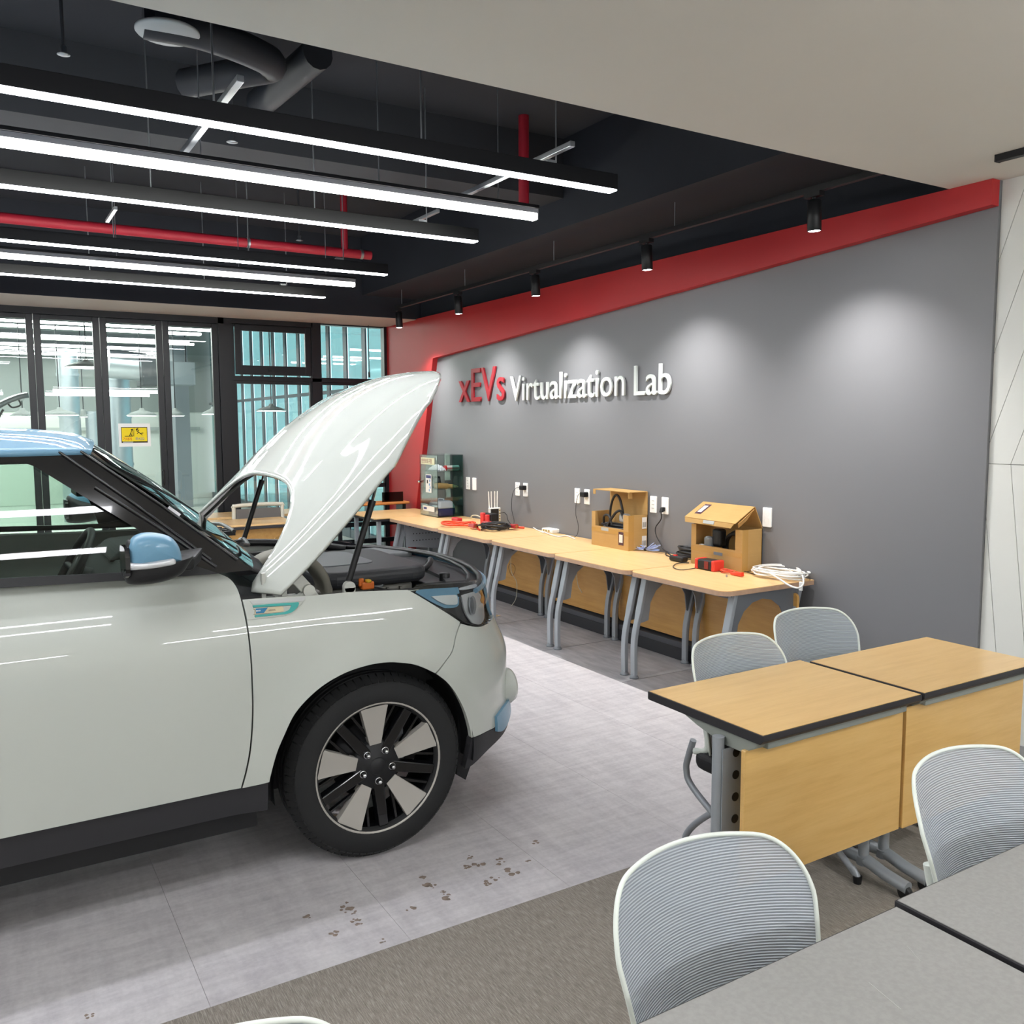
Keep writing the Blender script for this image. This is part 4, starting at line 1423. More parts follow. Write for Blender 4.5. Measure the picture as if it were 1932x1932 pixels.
slab('battery_box', 1.68, 1.90, 3.85, 4.12, .70, .965, .03, M_bay)
MB().lathe([(.024, 0), (.024, .03), (.018, .036), (0, .036)], (1.76, 3.48, .95), 2, 18).build('filler_cap', M_black, car)
MB().tube(spline([(1.58, 3.62, .98), (1.70, 3.60, .985), (1.76, 3.64, 1.0), (1.80, 3.70, 1.01), (1.82, 3.76, 1.0), (1.84, 3.82, .97)], 6), .013, 10).build('hose', M_black, car)
# near strut tower: a grey-beige ring section with dark well
MB().lathe([(.20, .05), (.20, -.02), (.185, -.035), (.165, -.03), (.155, .06)], (1.02, 3.44, .95), 1, 36, a0=R(-20), a1=R(120)).build('cowl_duct', mat('cowl_beige', '7d7b70', .55), car)
MB().box((.86, 3.2, .8), (.98, 3.6, 1.04)).build('cowl_box', M_bay, car, bevel=.03)
slab('washer_bottle', 1.12, 1.27, 3.22, 3.38, .70, .975, .05, M_bay, bev=.04)
# cowl, wipers
b = MB()
b.grid(lambda u, v: Vector(screen(.07 + .86 * u, 0)) + Vector((-.03 + .10 * v, 0, -.01 - .05 * v)), 20, 3)
b.build('cowl_panel', M_matte, car, solid=.01)
cs = MB()
for i in range(9):
    p = Vector(screen(.55 + .04 * i, 0))
    cs.cbox((p.x + .03, p.y, p.z + .01), (.05, .02, .02))
cs.build('cowl_clips', M_black, car)
MB().tube(spline([Vector(screen(.70, .02)) + Vector((.02, 0, .02)), Vector(screen(.5, .09)) + Vector((.02, 0, .02)), Vector(screen(.3, .10)) + Vector((.02, 0, .02))], 6), .008, 8).build('wiper_arm', M_black, car)
MB().tube(spline([Vector(screen(.32, .02)) + Vector((.02, 0, .02)), Vector(screen(.16, .05)) + Vector((.02, 0, .02)), Vector(screen(.06, .11)) + Vector((.02, 0, .02))], 6), .008, 8).build('wiper_arm', M_black, car)
# far weather strip of the bay
MB().tube(spline([(.9, 4.60, 1.03), (1.2, 4.64, 1.03), (1.5, 4.63, 1.0), (1.7, 4.55, .97)], 6), .02, 8).build('weather_strip', M_black, car)
# hinges
for sg in (1, -1):
    e0 = on(1, 3.10, 541, 1075); e1 = on(1, 3.10, 578, 1112)
    b = MB().hexa([(e0.x - .02, 3.095, e0.z - .005), (e0.x + .02, 3.095, e0.z + .02), (e0.x + .02, 3.12, e0.z + .02), (e0.x - .02, 3.12, e0.z - .005)][::-1], [(e1.x - .025, 3.08, e1.z - .005), (e1.x + .012, 3.08, e1.z + .02), (e1.x + .012, 3.11, e1.z + .02), (e1.x - .025, 3.11, e1.z - .005)][::-1])
    b.cyl((e1.x, 3.065, e1.z), (e1.x, 3.11, e1.z), .022, 18)
    b.prism([(e1.x - .08, e1.z - .035), (e1.x + .05, e1.z - .04), (e1.x + .025, e1.z), (e1.x - .02, e1.z - .005)], 1, 3.075, 3.10)
    (b if sg > 0 else mirrored(b)).build('hood_hinge', M_bayw, car, bevel=.003)
    f0 = on(1, 3.09, 493, 1118); f1 = on(1, 3.09, 530, 1122)
    b = MB().box((f0.x, 3.08, f0.z - .03), (f0.x + .015, 3.10, f0.z + .07)).box((f1.x, 3.08, f1.z - .02), (f1.x + .02, 3.10, f1.z + .06)).cyl((f0.x + .05, 3.08, f0.z - .01), (f0.x + .05, 3.10, f0.z - .01), .009, 12).box((f0.x - .05, 3.075, f0.z - .035), (f1.x + .06, 3.12, f0.z - .02))
    (b if sg > 0 else mirrored(b)).build('hinge_bracket', M_bayw, car, bevel=.002)
    # gas strut
    ys_ = 3.13
    g0, g1_, g2_ = on(1, ys_, 655, 1106), on(1, ys_, 703, 944), on(1, ys_, 713, 903)
    b = MB().cyl(g0, g1_, .0125, 14).cyl(g0 + (g1_ - g0) * .93, g1_, .014, 14)
    b2 = MB().cyl(g1_, g2_, .0055, 10)
    bk = MB().cyl((g0.x, 3.10, g0.z), (g0.x, 3.125, g0.z), .022, 18).box((g0.x - .022, 3.10, g0.z - .035), (g0.x + .022, 3.125, g0.z))
    if sg < 0:
        b, b2, bk = mirrored(b), mirrored(b2), mirrored(bk)
    gs = b.build('gas_strut', M_black, car)
    b2.build('piston_rod', M_gloss, gs)
    bk.build('strut_bracket', M_bayw, gs, bevel=.002)
# fill panel between door, pillar and bay (black)
MB().hexa([(.75, 3.03, .98), (.93, 3.03, .98), (.93, 3.12, .98), (.75, 3.12, .98)], [(.75, 3.04, 1.045), (.88, 3.04, 1.03), (.88, 3.12, 1.03), (.75, 3.12, 1.05)]).build('cowl_side', M_matte, car)

# ---- cabin
M_int = mat('cabin_grey', '3b3e3f', .7)
M_intl = mat('cabin_light', '8d958f', .7)
MB().prism([(.38, .80), (.85, .80), (.90, 1.04), (.70, 1.10), (.48, 1.08), (.40, 1.0)], 1, 3.13, 4.64).build('dashboard', M_int, car, bevel=.04, seg=4)
MB().prism([(.45, 1.07), (.72, 1.09), (.66, 1.13), (.5, 1.12)], 1, 4.0, 4.5).build('instrument_hood', M_int, car, bevel=.02, seg=3)
sw = Matrix.Translation((.33, 4.25, 1.02)) @ Matrix.Rotation(R(-62), 4, 'Y')
ring_ = [sw @ Vector((.185 * math.cos(a), .185 * math.sin(a), 0)) for a in [2 * math.pi * i / 40 for i in range(40)]]
st_ = MB().tube(ring_, .016, 10, closed=True)
for a in (0, 120, 240):
    st_.tube([sw @ Vector((0, 0, -.02)), sw @ Vector((.18 * math.cos(R(a + 90)), .18 * math.sin(R(a + 90)), 0))], .014, 8)
st_.lathe([(0, .0), (.06, 0), (.07, -.02), (.05, -.04), (0, -.05)], (0, 0, 0), 2, 20)
nv_ = 7 * 0
k0 = len(st_.v) - 5 * 20
st_.v = st_.v[:k0] + [tuple(sw @ Vector(p)) for p in st_.v[k0:]]
st_.build('steering_wheel', M_matte, car)
MB().cyl((.36, 4.25, 1.0), (.6, 4.25, .92), .035, 12).build('steering_column', M_int, car)
for yc in (3.5, 4.27):
    MB().cbox((-.18, yc, .66), (.5, .5, .16)).build('seat_cushion', M_int, car, bevel=.05, seg=4)
    MB().hexa([(-.46, yc - .25, .68), (-.32, yc - .25, .68), (-.32, yc + .25, .68), (-.46, yc + .25, .68)], [(-.66, yc - .22, 1.22), (-.55, yc - .22, 1.22), (-.55, yc + .22, 1.22), (-.66, yc + .22, 1.22)]).build('seat_back', M_int, car, bevel=.05, seg=4)
    MB().cbox((-.63, yc, 1.33), (.1, .26, .18)).build('headrest', M_int, car, bevel=.04, seg=4)
MB().box((-1.9, 3.12, .36), (.6, 4.65, .5)).build('cabin_floor', M_int, car)
MB().grid(lambda u, v: Vector(roof(u, .03 + .95 * v)) + Vector((0, 0, -.04)), 10, 10).build('headliner', mat('headliner', 'a6aaa4', .8), car)
MB().cbox((.34, 3.885, 1.40), (.03, .22, .06)).cyl((.35, 3.885, 1.42), (.40, 3.885, 1.50), .01, 8).build('rear_view_mirror', M_matte, car, bevel=.008)
MB().prism([(-.3, .62), (.62, .62), (.62, .93), (-.3, .95)], 1, 4.60, 4.66).build('door_card', M_int, car)
MB().prism([(-.3, .62), (.62, .62), (.62, .93), (-.3, .95)], 1, 3.08, 3.12).build('door_card', M_int, car)
# ================================================================== furniture
def wood(name, base, dark, light, rot=0.0, rough=0.38, coat=0.15):
    return mix_tex(name, rough, [
        ('noise', (1.5, 1.5, 1.5), 3, [(0.3, base), (0.7, light)], 1, (0, 0, 0)),
        ('noise', (3, 26, 26) if rot == 0 else (26, 3, 26), 4, [(0.35, dark), (0.5, base), (0.65, light)], 0.35, (0, 0, 0.04)),
        ('noise', (8, 160, 160) if rot == 0 else (160, 8, 160), 2, [(0.4, dark), (0.6, base)], 0.14, (0, 0, 0))], coat=coat)
M_desk = wood('desk_laminate', 'd9b27a', 'c79d64', 'e3bf89', 1)
M_desk_edge = mat('desk_ply_edge', 'b4947a', 0.6, var=0.08, vscale=20)
M_modesty = wood('modesty_board', 'c4934a', 'a9782f', 'd2a55f', 1, rough=0.45)
M_tab = wood('seminar_top', 'dcb473', 'c99e59', 'e6c283', 0, rough=0.3, coat=0.3)
M_tabm = wood('seminar_modesty', 'd9b06a', 'c4964c', 'e2bc79', 0, rough=0.3, coat=0.3)
M_edge = mat('table_edge_black', '2a292c', 0.5)
M_leg = mat('leg_grey_paint', '9aa0a5', 0.4, metal=0.25)
M_leg2 = mat('leg_dark_grey', '73777c', 0.45, metal=0.25)
M_foot = mat('foot_pad_grey', '7c8186', 0.5)
M_chan = mat('channel_grey', '878c86', 0.45)

DZ = 0.70
XF, XB = 3.555, 4.295
ys_d = [8.30, 7.20, 6.235, 5.30, 4.42, 3.55]
where = ['under the acrylic cabinet', 'under the jumper cables', 'under the white hub', 'under the left carton', 'with the white cable coil']
for k in range(5):
    y1, y0 = ys_d[k] - .004, ys_d[k + 1] + .004
    dx = (0, -.006, .004, -.008, .0)[k]
    t = thing('wall_desk', 'beech desk with grey bowed legs along the wall, ' + where[k], 'desk', (XF, (y0 + y1) / 2, 0), 'desks along the grey wall')
    o = [(XB, y0), (XB, y1)]
    rc = .07
    def arc_(cx, cy, a0, a1, n=5):
        return [(cx + rc * math.cos(R(a0 + (a1 - a0) * i / n)), cy + rc * math.sin(R(a0 + (a1 - a0) * i / n))) for i in range(n + 1)]
    out = [(XB, y0), (XB, y1)] + arc_(XF + dx + rc, y1 - rc, 90, 180) + arc_(XF + dx + rc, y0 + rc, 180, 270)
    MB().prism(out, 2, DZ - .004, DZ).build('desk_top', M_desk, t)
    MB().prism(out, 2, DZ - .03, DZ - .004).build('desk_core', M_desk_edge, t)
    for e, yy in ((0, y0 + .045), (1, y1 - .045)):
        # arched end frame
        arch = [(XF + .10, DZ - .03)]
        arch += [(XB - .08, DZ - .03), (XB - .13, .36), (XB - .165, .36)]
        for i in range(9):
            a = R(0 + 180 * i / 8)
            arch.append((3.90 + .21 * math.cos(a), .37 + .25 * math.sin(a) ** .8))
        arch += [(XF + .085, .36), (XF + .055, .36)]
        MB().prism([(p[0], p[1]) for p in arch], 1, yy - .004, yy + .004).build('arch_plate', M_leg2 if e == 0 else M_leg, t)
        sgn = 1 if e == 0 else -1
        for nm, pts in (('front_leg', [(XF + .115, DZ - .032), (XF + .06, .43), (XF + .022, .25), (XF + .022, .02)]), ('rear_leg', [(XB - .085, DZ - .032), (XB - .145, .43), (XB - .185, .25), (XB - .19, .02)])):
            b = MB()
            sp = spline([(p[0], 0, p[1]) for p in pts], 5)
            w0 = .017
            n_ = len(sp)
            vs = []
            for i, p in enumerate(sp):
                hw = .025 if p.z > .40 else .021
                for ax, ay in ((-.014, -hw), (.014, -hw), (.014, hw), (-.014, hw)):
                    vs.append((p.x + ax, yy + ay, p.z))
            fs = [(i * 4 + j, i * 4 + (j + 1) % 4, (i + 1) * 4 + (j + 1) % 4, (i + 1) * 4 + j) for i in range(n_ - 1) for j in range(4)] + [(0, 1, 2, 3), (4 * n_ - 1, 4 * n_ - 2, 4 * n_ - 3, 4 * n_ - 4)]
            b.add(vs, fs)
            lg = b.build(nm, M_leg, t, bevel=.004)
            fx = pts[-1][0]
            MB().lathe([(0, 0), (.030, 0), (.030, .008), (.020, .022), (.012, .03), (0, .03)], (fx, yy, 0), 2, 20).build('foot_pad', M_foot, lg)
    MB().box((XF + .1, y0 + .05, DZ - .06), (XF + .14, y1 - .05, DZ - .031)).build('front_rail', M_leg2, t)
    if k > 0:
        MB().prism(round_rect(y0 + .012, .145, y1 - .012, .625, .03), 0, 4.165, 4.183).build('modesty_panel', M_modesty, t)
        for yy in (y0 + .3, y1 - .25):
            MB().box((4.15, yy, .56), (4.165, yy + .03, DZ - .03)).build('panel_bracket', M_leg2, t)
    else:
        pf = MB().prism([(3.70, .64), (4.16, .64), (4.12, .36), (3.72, .40)], 1, 8.205, 8.21).build('perforated_panel', M_leg, t)
        hb2 = MB()
        for i in range(9):
            for j in range(3):
                hb2.cyl((3.80 + .035 * i, 8.2045, .60 - .07 * j), (3.80 + .035 * i, 8.2052, .60 - .07 * j), .006, 8)
        tag(hb2.build('perforations', M_black, pf), kind='stuff')
    if k in (0, 1, 2, 3):
        MB().lathe([(.028, 0), (.028, .003), (0, .003)], (XF + .21, y1 - .052 if k else y1 - .1, DZ - .07), 1, 16).build('cable_hole', mat('hole_brown', '3b2a22', .7), t)

# desk around the far corner
t = thing('corner_desk', 'beech desk in the far corner beside the acrylic cabinet', 'desk', (3.6, 8.7, 0))
MB().prism(round_rect(3.42, 8.31, 4.24, 9.1, .03), 2, .690, .70).build('desk_top', M_desk, t)
MB().prism(round_rect(3.43, 8.32, 4.23, 9.09, .03), 2, .665, .690).build('desk_core', M_edge, t)
for x, y in ((3.5, 8.40), (4.08, 8.40), (3.5, 9.02), (4.08, 9.02)):
    MB().box((x - .02, y - .02, 0), (x + .02, y + .02, .665)).build('leg', M_leg, t, bevel=.003)
# table with beige chair beyond the car
t = thing('window_table', 'wooden table with dark edge by the glass, seen under the raised hood', 'table', (2.1, 8.6, 0))
MB().box((1.3, 8.30, .70), (2.62, 8.85, .72)).build('table_top', M_desk, t, bevel=.003)
MB().box((1.29, 8.29, .675), (2.63, 8.86, .70)).build('edge', M_edge, t, bevel=.003)
MB().box((1.36, 8.40, .50), (2.56, 8.42, .66)).build('apron', M_modesty, t)
MB().box((1.36, 8.36, .47), (2.56, 8.42, .50)).build('rail', M_leg, t)
MB().box((1.36, 8.40, .28), (2.56, 8.42, .47)).build('lower_panel', M_modesty, t)
for x in (1.38, 2.54):
    for y in (8.36, 8.79):
        MB().box((x - .02, y - .02, 0), (x + .02, y + .02, .675)).build('leg', M_leg, t, bevel=.003)
t = thing('window_table', 'long wooden table against the glass below the teal panes', 'table', (3.2, 9.4, 0))
MB().box((1.5, 9.05, .70), (3.40, 9.6, .725)).build('table_top', M_desk, t, bevel=.003)
for x in (1.56, 3.34):
    for y in (9.1, 9.55):
        MB().box((x - .02, y - .02, 0), (x + .02, y + .02, .70)).build('leg', M_blackm, t, bevel=.003)
t = thing('visitor_chair', 'chair with cream frame and grey backrest behind the window table', 'chair', (2.5, 8.98, 0))
a0, a1 = on(1, 9.0, 441, 955), on(1, 9.0, 532, 955)
MB().tube(spline([(a0.x, 9.0, .40), (a0.x, 9.0, a0.z - .05), (a0.x + .03, 9.0, a0.z), (a1.x - .03, 9.0, a0.z), (a1.x, 9.0, a0.z - .05), (a1.x, 9.0, .40)], 6), .02, 8).build('back_frame', mat('cream_plastic', 'd9d4c2', .45), t)
MB().box((a0.x + .02, 8.99, .52), (a1.x - .02, 9.01, a0.z - .035)).build('backrest', mat('mesh_brown', '6d6a66', .7), t)
MB().box((a0.x, 8.60, .42), (a1.x, 8.98, .47)).build('seat', M_black, t, bevel=.015)
for x in (a0.x + .02, a1.x - .02):
    for y in (8.63, 9.0):
        MB().cyl((x, y, 0), (x, y, .42), .013, 10).build('leg', M_leg, t)
# high counter rail with acrylic screen, brown stool
t = thing('wall_counter', 'orange wooden counter rail against the glass beside the red pillar', 'counter', (3.5, 9.3, 0))
c0, c1 = on(1, 9.25, 640, 958), on(1, 9.25, 736, 946)
MB().box((c0.x - .3, 9.15, c1.z - .03), (4.2, 9.40, c1.z)).build('counter_top', mat('counter_wood', 'b9783f', .45, var=.08, vscale=12), t, bevel=.012)
for x in (c0.x - .2, 4.14):
    MB().box((x - .02, 9.18, 0), (x + .02, 9.36, c1.z - .03)).build('leg', M_blackm, t)
for z in (.52, .33):
    MB().box((c0.x - .2, 9.19, z), (4.14, 9.23, z + .05)).build('rail', M_blackm, t)
s0, s1 = on(1, 9.2, 721, 938), on(1, 9.2, 761, 955)
t = MB().box((s0.x, 9.2, c1.z), (min(s1.x, 4.18), 9.206, c1.z + .11)).build('counter_screen', glass('smoked_acrylic', '8a7a74', .8))
tag(t, 'small smoked acrylic screen standing on the counter rail', 'screen')
p = on(2, .5, 630, 1024)
t = thing('stool', 'brown leather stool with chrome post behind the car bay', 'stool', (p.x, p.y, 0))
MB().lathe([(0, .49), (.16, .49), (.19, .47), (.20, .45), (.19, .43), (.15, .415), (0, .41)], (p.x, p.y, 0), 2, 32).build('seat', mat('brown_leather', '3a2a2c', .4), t)
MB().cyl((p.x, p.y, .03), (p.x, p.y, .42), .022, 12).build('post', M_steel, t)
MB().lathe([(0, 0), (.19, 0), (.18, .015), (.04, .035), (0, .035)], (p.x, p.y, 0), 2, 28).build('base', M_steel, t)

# ------------------------------------------------------------------ seminar tables
def seminar_table(x0, x1, y0, y1, top_m, label, modesty=True, dz=0.0, lx=.05):
    zt = .72 + dz
    t = thing('seminar_table', label, 'table', ((x0 + x1) / 2, (y0 + y1) / 2, 0), 'seminar tables')
    MB().box((x0 + .004, y0 + .004, zt - .002), (x1 - .004, y1 - .004, zt)).build('table_top', top_m, t)
    MB().prism([(y0 + .012, zt - .032), (y1 - .004, zt - .030), (y1, zt - .026), (y1, zt - .0015), (y0, zt - .0015), (y0, zt - .020)], 0, x0, x1).build('edge_band', M_edge, t, bevel=.0015)
    MB().box((x0 + .06, y0 + .035, zt - .065), (x1 - .03, y0 + .075, zt - .033)).build('front_channel', M_chan, t, bevel=.003)
    for s_, xx in ((1, x0 + lx), (-1, x1 - .05)):
        yl = y0 + .19
        MB().prism([(yl - .165, zt - .033), (yl + .17, zt - .033), (yl + .10, zt - .055), (yl - .02, zt - .082), (yl - .10, zt - .082), (yl - .15, zt - .055)], 0, max(xx, x0 + .03) - .02, max(xx, x0 + .03) + .02).build('top_bracket', M_chan, t, bevel=.003)
        MB().cyl((xx, yl - .02, .06), (xx, yl - .02, zt - .05), .019, 18).build('leg', M_leg, t)
        MB().cyl((xx, yl - .02, .055), (xx, yl - .02, .085), .025, 16).build('leg_collar', M_foot, t)
        MB().tube(spline([(xx, y0 - .01, .045), (xx, y0 + .08, .055), (xx, yl, .075), (xx, y1 - .12, .055), (xx, y1 - .02, .045)], 5), .022, 12).build('foot_bar', M_leg, t)
        for yy in (y0 + .0, y1 - .03):
            MB().lathe([(0, -.012), (.022, -.012), (.025, -.008), (.025, .008), (.022, .012), (0, .012)], (xx, yy, .025), 0, 18).build('caster', M_black, t)
        if modesty:
            b = MB()
            ph = MB().box((xx - .004 if s_ > 0 else xx - .03, y0 + .145, .27), (xx + .088 if s_ > 0 else xx + .03, y0 + .149, zt - .085)).build('side_strip', M_leg, t)
            if s_ > 0:
                for j in range(5):
                    MB().cyl((xx + .052, y0 + .1435, .615 - .072 * j + dz), (xx + .052, y0 + .145, .615 - .072 * j + dz), .0145, 16).build('strip_hole', M_black, ph)
    if modesty:
        MB().prism(round_rect(x0 + (-.002 if lx < .01 else .002), .215, x1 - .003, zt - .068, .004), 1, y0 + .066, y0 + .084).build('modesty_panel', M_tabm, t, bevel=.002)
    return t
seminar_table(1.948, 2.716, 1.78, 2.305, M_tab, 'beech seminar table with black edge, its open left end toward the car', lx=-.012)
seminar_table(2.722, 3.462, 1.775, 2.262, M_tab, 'beech seminar table with black edge, nearer the white board wall', dz=.004)
M_tabg = mix_tex('grey_top', 0.55, [
    ('noise', (2, 2, 2), 4, [(0.3, '8b8a87'), (0.7, '959491')], 1, (0, 0, 0)),
    ('noise', (90, 90, 90), 2, [(0.35, '83827f'), (0.65, '9c9b98')], 0.3, (0, 0, 0))])
g1t = seminar_table(.70, 1.462, .46, .994, M_tabg, 'grey-topped seminar table in the foreground, left of the dark joint', modesty=False)
g2t = seminar_table(1.474, 2.236, .46, 1.006, M_tabg, 'grey-topped seminar table in the foreground, right of the dark joint', modesty=False, dz=.002)
M_scr = mat('scratch', 'b2b1ae', .6)
for gt, L in ((g1t, ((1.20, .80, 1.215, .87), (1.05, .70, 1.10, .72), (1.34, .86, 1.36, .90))), (g2t, ((1.62, .86, 1.70, .80), (1.56, .72, 1.60, .70), (1.75, .93, 1.82, .915)))):
    for a in L:
        MB().tube([(a[0], a[1], .7202), (a[2], a[3], .7202)], .0006, 4).build('scratch', M_scr, gt)

# ------------------------------------------------------------------ mesh chairs
def mesh_mat():
    m = bpy.data.materials.new('chair_mesh')
    m.use_nodes = True
    nt, b = nodes_of(m)
    tc = nt.nodes.new('ShaderNodeTexCoord')
    w = nt.nodes.new('ShaderNodeTexWave')
    w.wave_type = 'BANDS'
    w.bands_direction = 'Z'
    w.inputs['Scale'].default_value = 60.0
    w.inputs['Distortion'].default_value = 0.0
    nt.links.new(tc.outputs['Object'], w.inputs['Vector'])
    cr = nt.nodes.new('ShaderNodeValToRGB')
    cr.color_ramp.elements[0].color = lin('98a1a9')
    cr.color_ramp.elements[1].color = lin('b9c1c8')
    nt.links.new(w.outputs['Fac'], cr.inputs[0])
    nt.links.new(cr.outputs[0], b.inputs['Base Color'])
    b.inputs['Roughness'].default_value = 0.7
    mr = nt.nodes.new('ShaderNodeMapRange')
    mr.inputs[3].default_value = 0.80
    mr.inputs[4].default_value = 1.0
    nt.links.new(w.outputs['Fac'], mr.inputs[0])
    nt.links.new(mr.outputs[0], b.inputs['Alpha'])
    bp = nt.nodes.new('ShaderNodeBump')
    bp.inputs['Strength'].default_value = 0.6
    bp.inputs['Distance'].default_value = 0.003
    nt.links.new(w.outputs['Fac'], bp.inputs['Height'])
    nt.links.new(bp.outputs[0], b.inputs['Normal'])
    return m
M_mesh = mesh_mat()
M_cfr = mat('chair_frame_white', 'dfe6de', 0.4)
def back_pt(u, v):
    """backrest skin: u -1..1 across, v 0..1 up; hollow side toward -y"""
    z = .425 + .405 * v
    hw = .197 + .041 * min(1, v / .75)
    x = hw * u
    lean = .165 + .075 * v ** 1.4 - .05 * math.sin(v * math.pi) * .3
    return Vector((x, lean - .085 * u * u + .0, z - .02 * v * u * u))
def rounded(a):
    """outline of the backrest in (u, v): rounded top corners"""
    return a
def make_chair(label, loc):
    t = thing('mesh_chair', label, 'chair', (0, 0, 0), 'mesh-backed seminar chairs')
    # backrest: squircle-trimmed grid
    def bp(a, b):
        v = 1 - (1 - b) ** 1.8
        lim = 1.0
        if v > .70:
            k = (v - .70) / .30
            lim = max(0.0, 1 - k ** 2.4) ** (1 / 2.4) * .36 + .64
        if v < .12:
            k = (.12 - v) / .12
            lim = 1 - .10 * k * k
        return back_pt((2 * a - 1) * lim, v)
    MB().grid(bp, 28, 40).build('backrest', M_mesh, t)
    ed = [bp(0, j / 40) for j in range(41)] + [bp(i / 28, 1) for i in range(1, 28)] + [bp(1, 1 - j / 40) for j in range(41)] + [bp(1 - i / 28, 0) for i in range(1, 28)]
    MB().tube(ed, .0048, 8, closed=True).build('back_frame', M_cfr, t)
    for s_ in (-1, 1):
        x = s_ * .195
        MB().tube(spline([bp(.06 if s_ < 0 else .94, .35) + Vector((0, .014, 0)), bp(.06 if s_ < 0 else .94, .05) + Vector((0, .014, 0)), (x, .165, .43)], 5), .012, 8).build('back_upright', M_cfr, t)
        MB().tube(spline([(x, .17, .62 * 0 + .47), (x, .195, .40), (x, .205, .345), (x, .165, .285), (x, -.06, .165), (x, -.24, .045), (x, -.255, .03)], 6), .0125, 10).build('side_frame', M_leg, t)
        l2 = MB().tube(spline([(x * .97, -.19, .375), (x * .97, -.05, .315), (x * .97, .12, .185), (x * .97, .205, .09), (x * .97, .21, .03)], 6), .0125, 10).build('rear_leg', M_leg, t)
        MB().cyl((x * .97, .21, 0), (x * .97, .21, .035), .014, 12, r2=.0165).build('rubber_foot', M_black, l2)
        f2 = MB().tube(spline([(x, -.24, .05), (x, -.262, .03), (x, -.266, .012)], 4), .0125, 10).build('front_leg', M_leg, t)
        MB().cyl((x, -.266, 0), (x, -.266, .03), .014, 12, r2=.0165).build('rubber_foot', M_black, f2)
    MB().prism(round_rect(-.215, -.24, .215, .17, .06), 2, .375, .435).build('seat', mat('seat_black', '1c1c1e', .75), t, bevel=.022, seg=4)
    MB().cyl((-.195, -.05, .315), (.195, -.05, .315), .011, 10).build('cross_bar', M_leg, t)
    t.location = loc
    return t
spots_c = [((2.42, 2.20, 0), R(4), 'grey mesh chair tucked behind the open end of the beech tables'),
           ((3.04, 2.37, 0), R(-4), 'grey mesh chair at the beech table nearer the wall'),
           ((1.13, 1.0, 0), R(-2), 'grey mesh chair in the front, at the left foreground table'),
           ((2.01, 1.02, 0), R(-2), 'grey mesh chair in the front, at the right foreground table'),
           ((on(2, .83, 360, 1962).x, on(2, .83, 360, 1962).y - .24, 0), R(6), 'grey mesh chair at the bottom edge, only its top rim in view')]
c0_ = make_chair(spots_c[0][2], spots_c[0][0])
for loc, rz, lb in spots_c[1:]:
    dup(c0_, loc, lb, rotz=rz)
# ================================================================== lettering on the wall
def letters(word, y_left, y_right, z0, cap, m, parent):
    full = text_mesh(word, 1.0)
    xs_ = [v.co.x for v in full.vertices]
    w = max(xs_) - min(xs_)
    x_min = min(xs_)
    hcap = text_mesh('E', 1.0)
    ch = max(v.co.y for v in hcap.vertices)
    sy = cap / ch
    sx = (y_left - y_right) / w
    bar = text_mesh('|', 1.0)
    bw = max(v.co.x for v in bar.vertices)
    for i, c in enumerate(word):
        if i:
            pre = text_mesh(word[:i] + '|', 1.0)
            adv = max(v.co.x for v in pre.vertices) - bw
        else:
            adv = 0
        me = text_mesh(c, 1.0, extrude=0.5, bold=0.0)
        for v in me.vertices:
            v.co = Vector((XW - .016 + (v.co.z * -.016), y_left - (v.co.x + adv - x_min) * sx, z0 + v.co.y * sy)) - parent.location
        me.flip_normals()
        me.materials.clear()
        me.materials.append(m)
        o = bpy.data.objects.new('letter', me)
        COL.objects.link(o)
        o.parent = parent
M_lw = mat('letter_white', 'cfd6d2', .45)
M_lr = mat('letter_red', '94202a', .45)
sg = thing('wall_sign', 'raised lettering on the grey wall, red xEVs then white Virtualization Lab', 'sign', (XW, 6.5, 1.86))
letters('xEVs', 8.107, 7.19, 1.873, .325, M_lr, sg)
letters('Virtualization', 7.084, 5.392, 1.862, .225, M_lw, sg)
letters('Lab', 5.275, 4.865, 1.858, .222, M_lw, sg)

# ================================================================== outlets
M_plate = mat('outlet_plate', 'eceeec', .4)
M_slot = mat('outlet_slot', 'b9bbb8', .5)
plates = [((879, 906), (885.5, 930), 0), ((890, 906.5), (898.5, 931), 1), ((970.7, 915.6), (981, 943), 0), ((986, 916.5), (995.5, 944), 1), ((1082.5, 926.5), (1094.5, 957.5), 0),
          ((1100.5, 928), (1113, 959), 1), ((1224.5, 941.5), (1239.5, 976), 0), ((1246.5, 943), (1261.5, 977.5), 1), ((1436, 962), (1457, 1000), 1)]
lab = ['blank white wall plate just beside the acrylic cabinet', 'white double socket right of the acrylic cabinet', 'white data plate above the router', 'white socket with black adapter above the router', 'white data plate left of the first carton',
       'white socket with black adapter left of the first carton', 'white data plate right of the first carton', 'white socket with the black mains plug between the cartons', 'white socket half hidden behind the second carton']
PY = []
for k, (a, b, kind) in enumerate(plates):
    pa_, pb_ = on(0, XW - .01, *a), on(0, XW - .01, *b)
    yc, zc = (pa_.y + pb_.y) / 2, 1.045
    PY.append((yc, zc))
    t = thing('wall_outlet', lab[k], 'outlet', (XW, yc, zc), 'outlets along the grey wall')
    MB().prism(round_rect(yc - .036, zc - .062, yc + .036, zc + .062, .005), 0, XW - .010, XW).build('plate', M_plate, t, bevel=.002)
    if kind:
        for dz_ in (.026, -.026):
            MB().lathe([(.02, -.0005), (.02, .003), (0, .003)], (XW - .0105, yc, zc + dz_), 0, 20).build('socket', M_slot, t)
    else:
        for j in range(3):
            MB().box((XW - .0112, yc - .014, zc + .025 - .028 * j), (XW - .0099, yc + .014, zc + .030 - .028 * j)).build('port', M_slot, t)
M_cord = mat('cord_black', '1a1a1c', .5)
M_cordw = mat('cord_white', 'dcdcd8', .5)
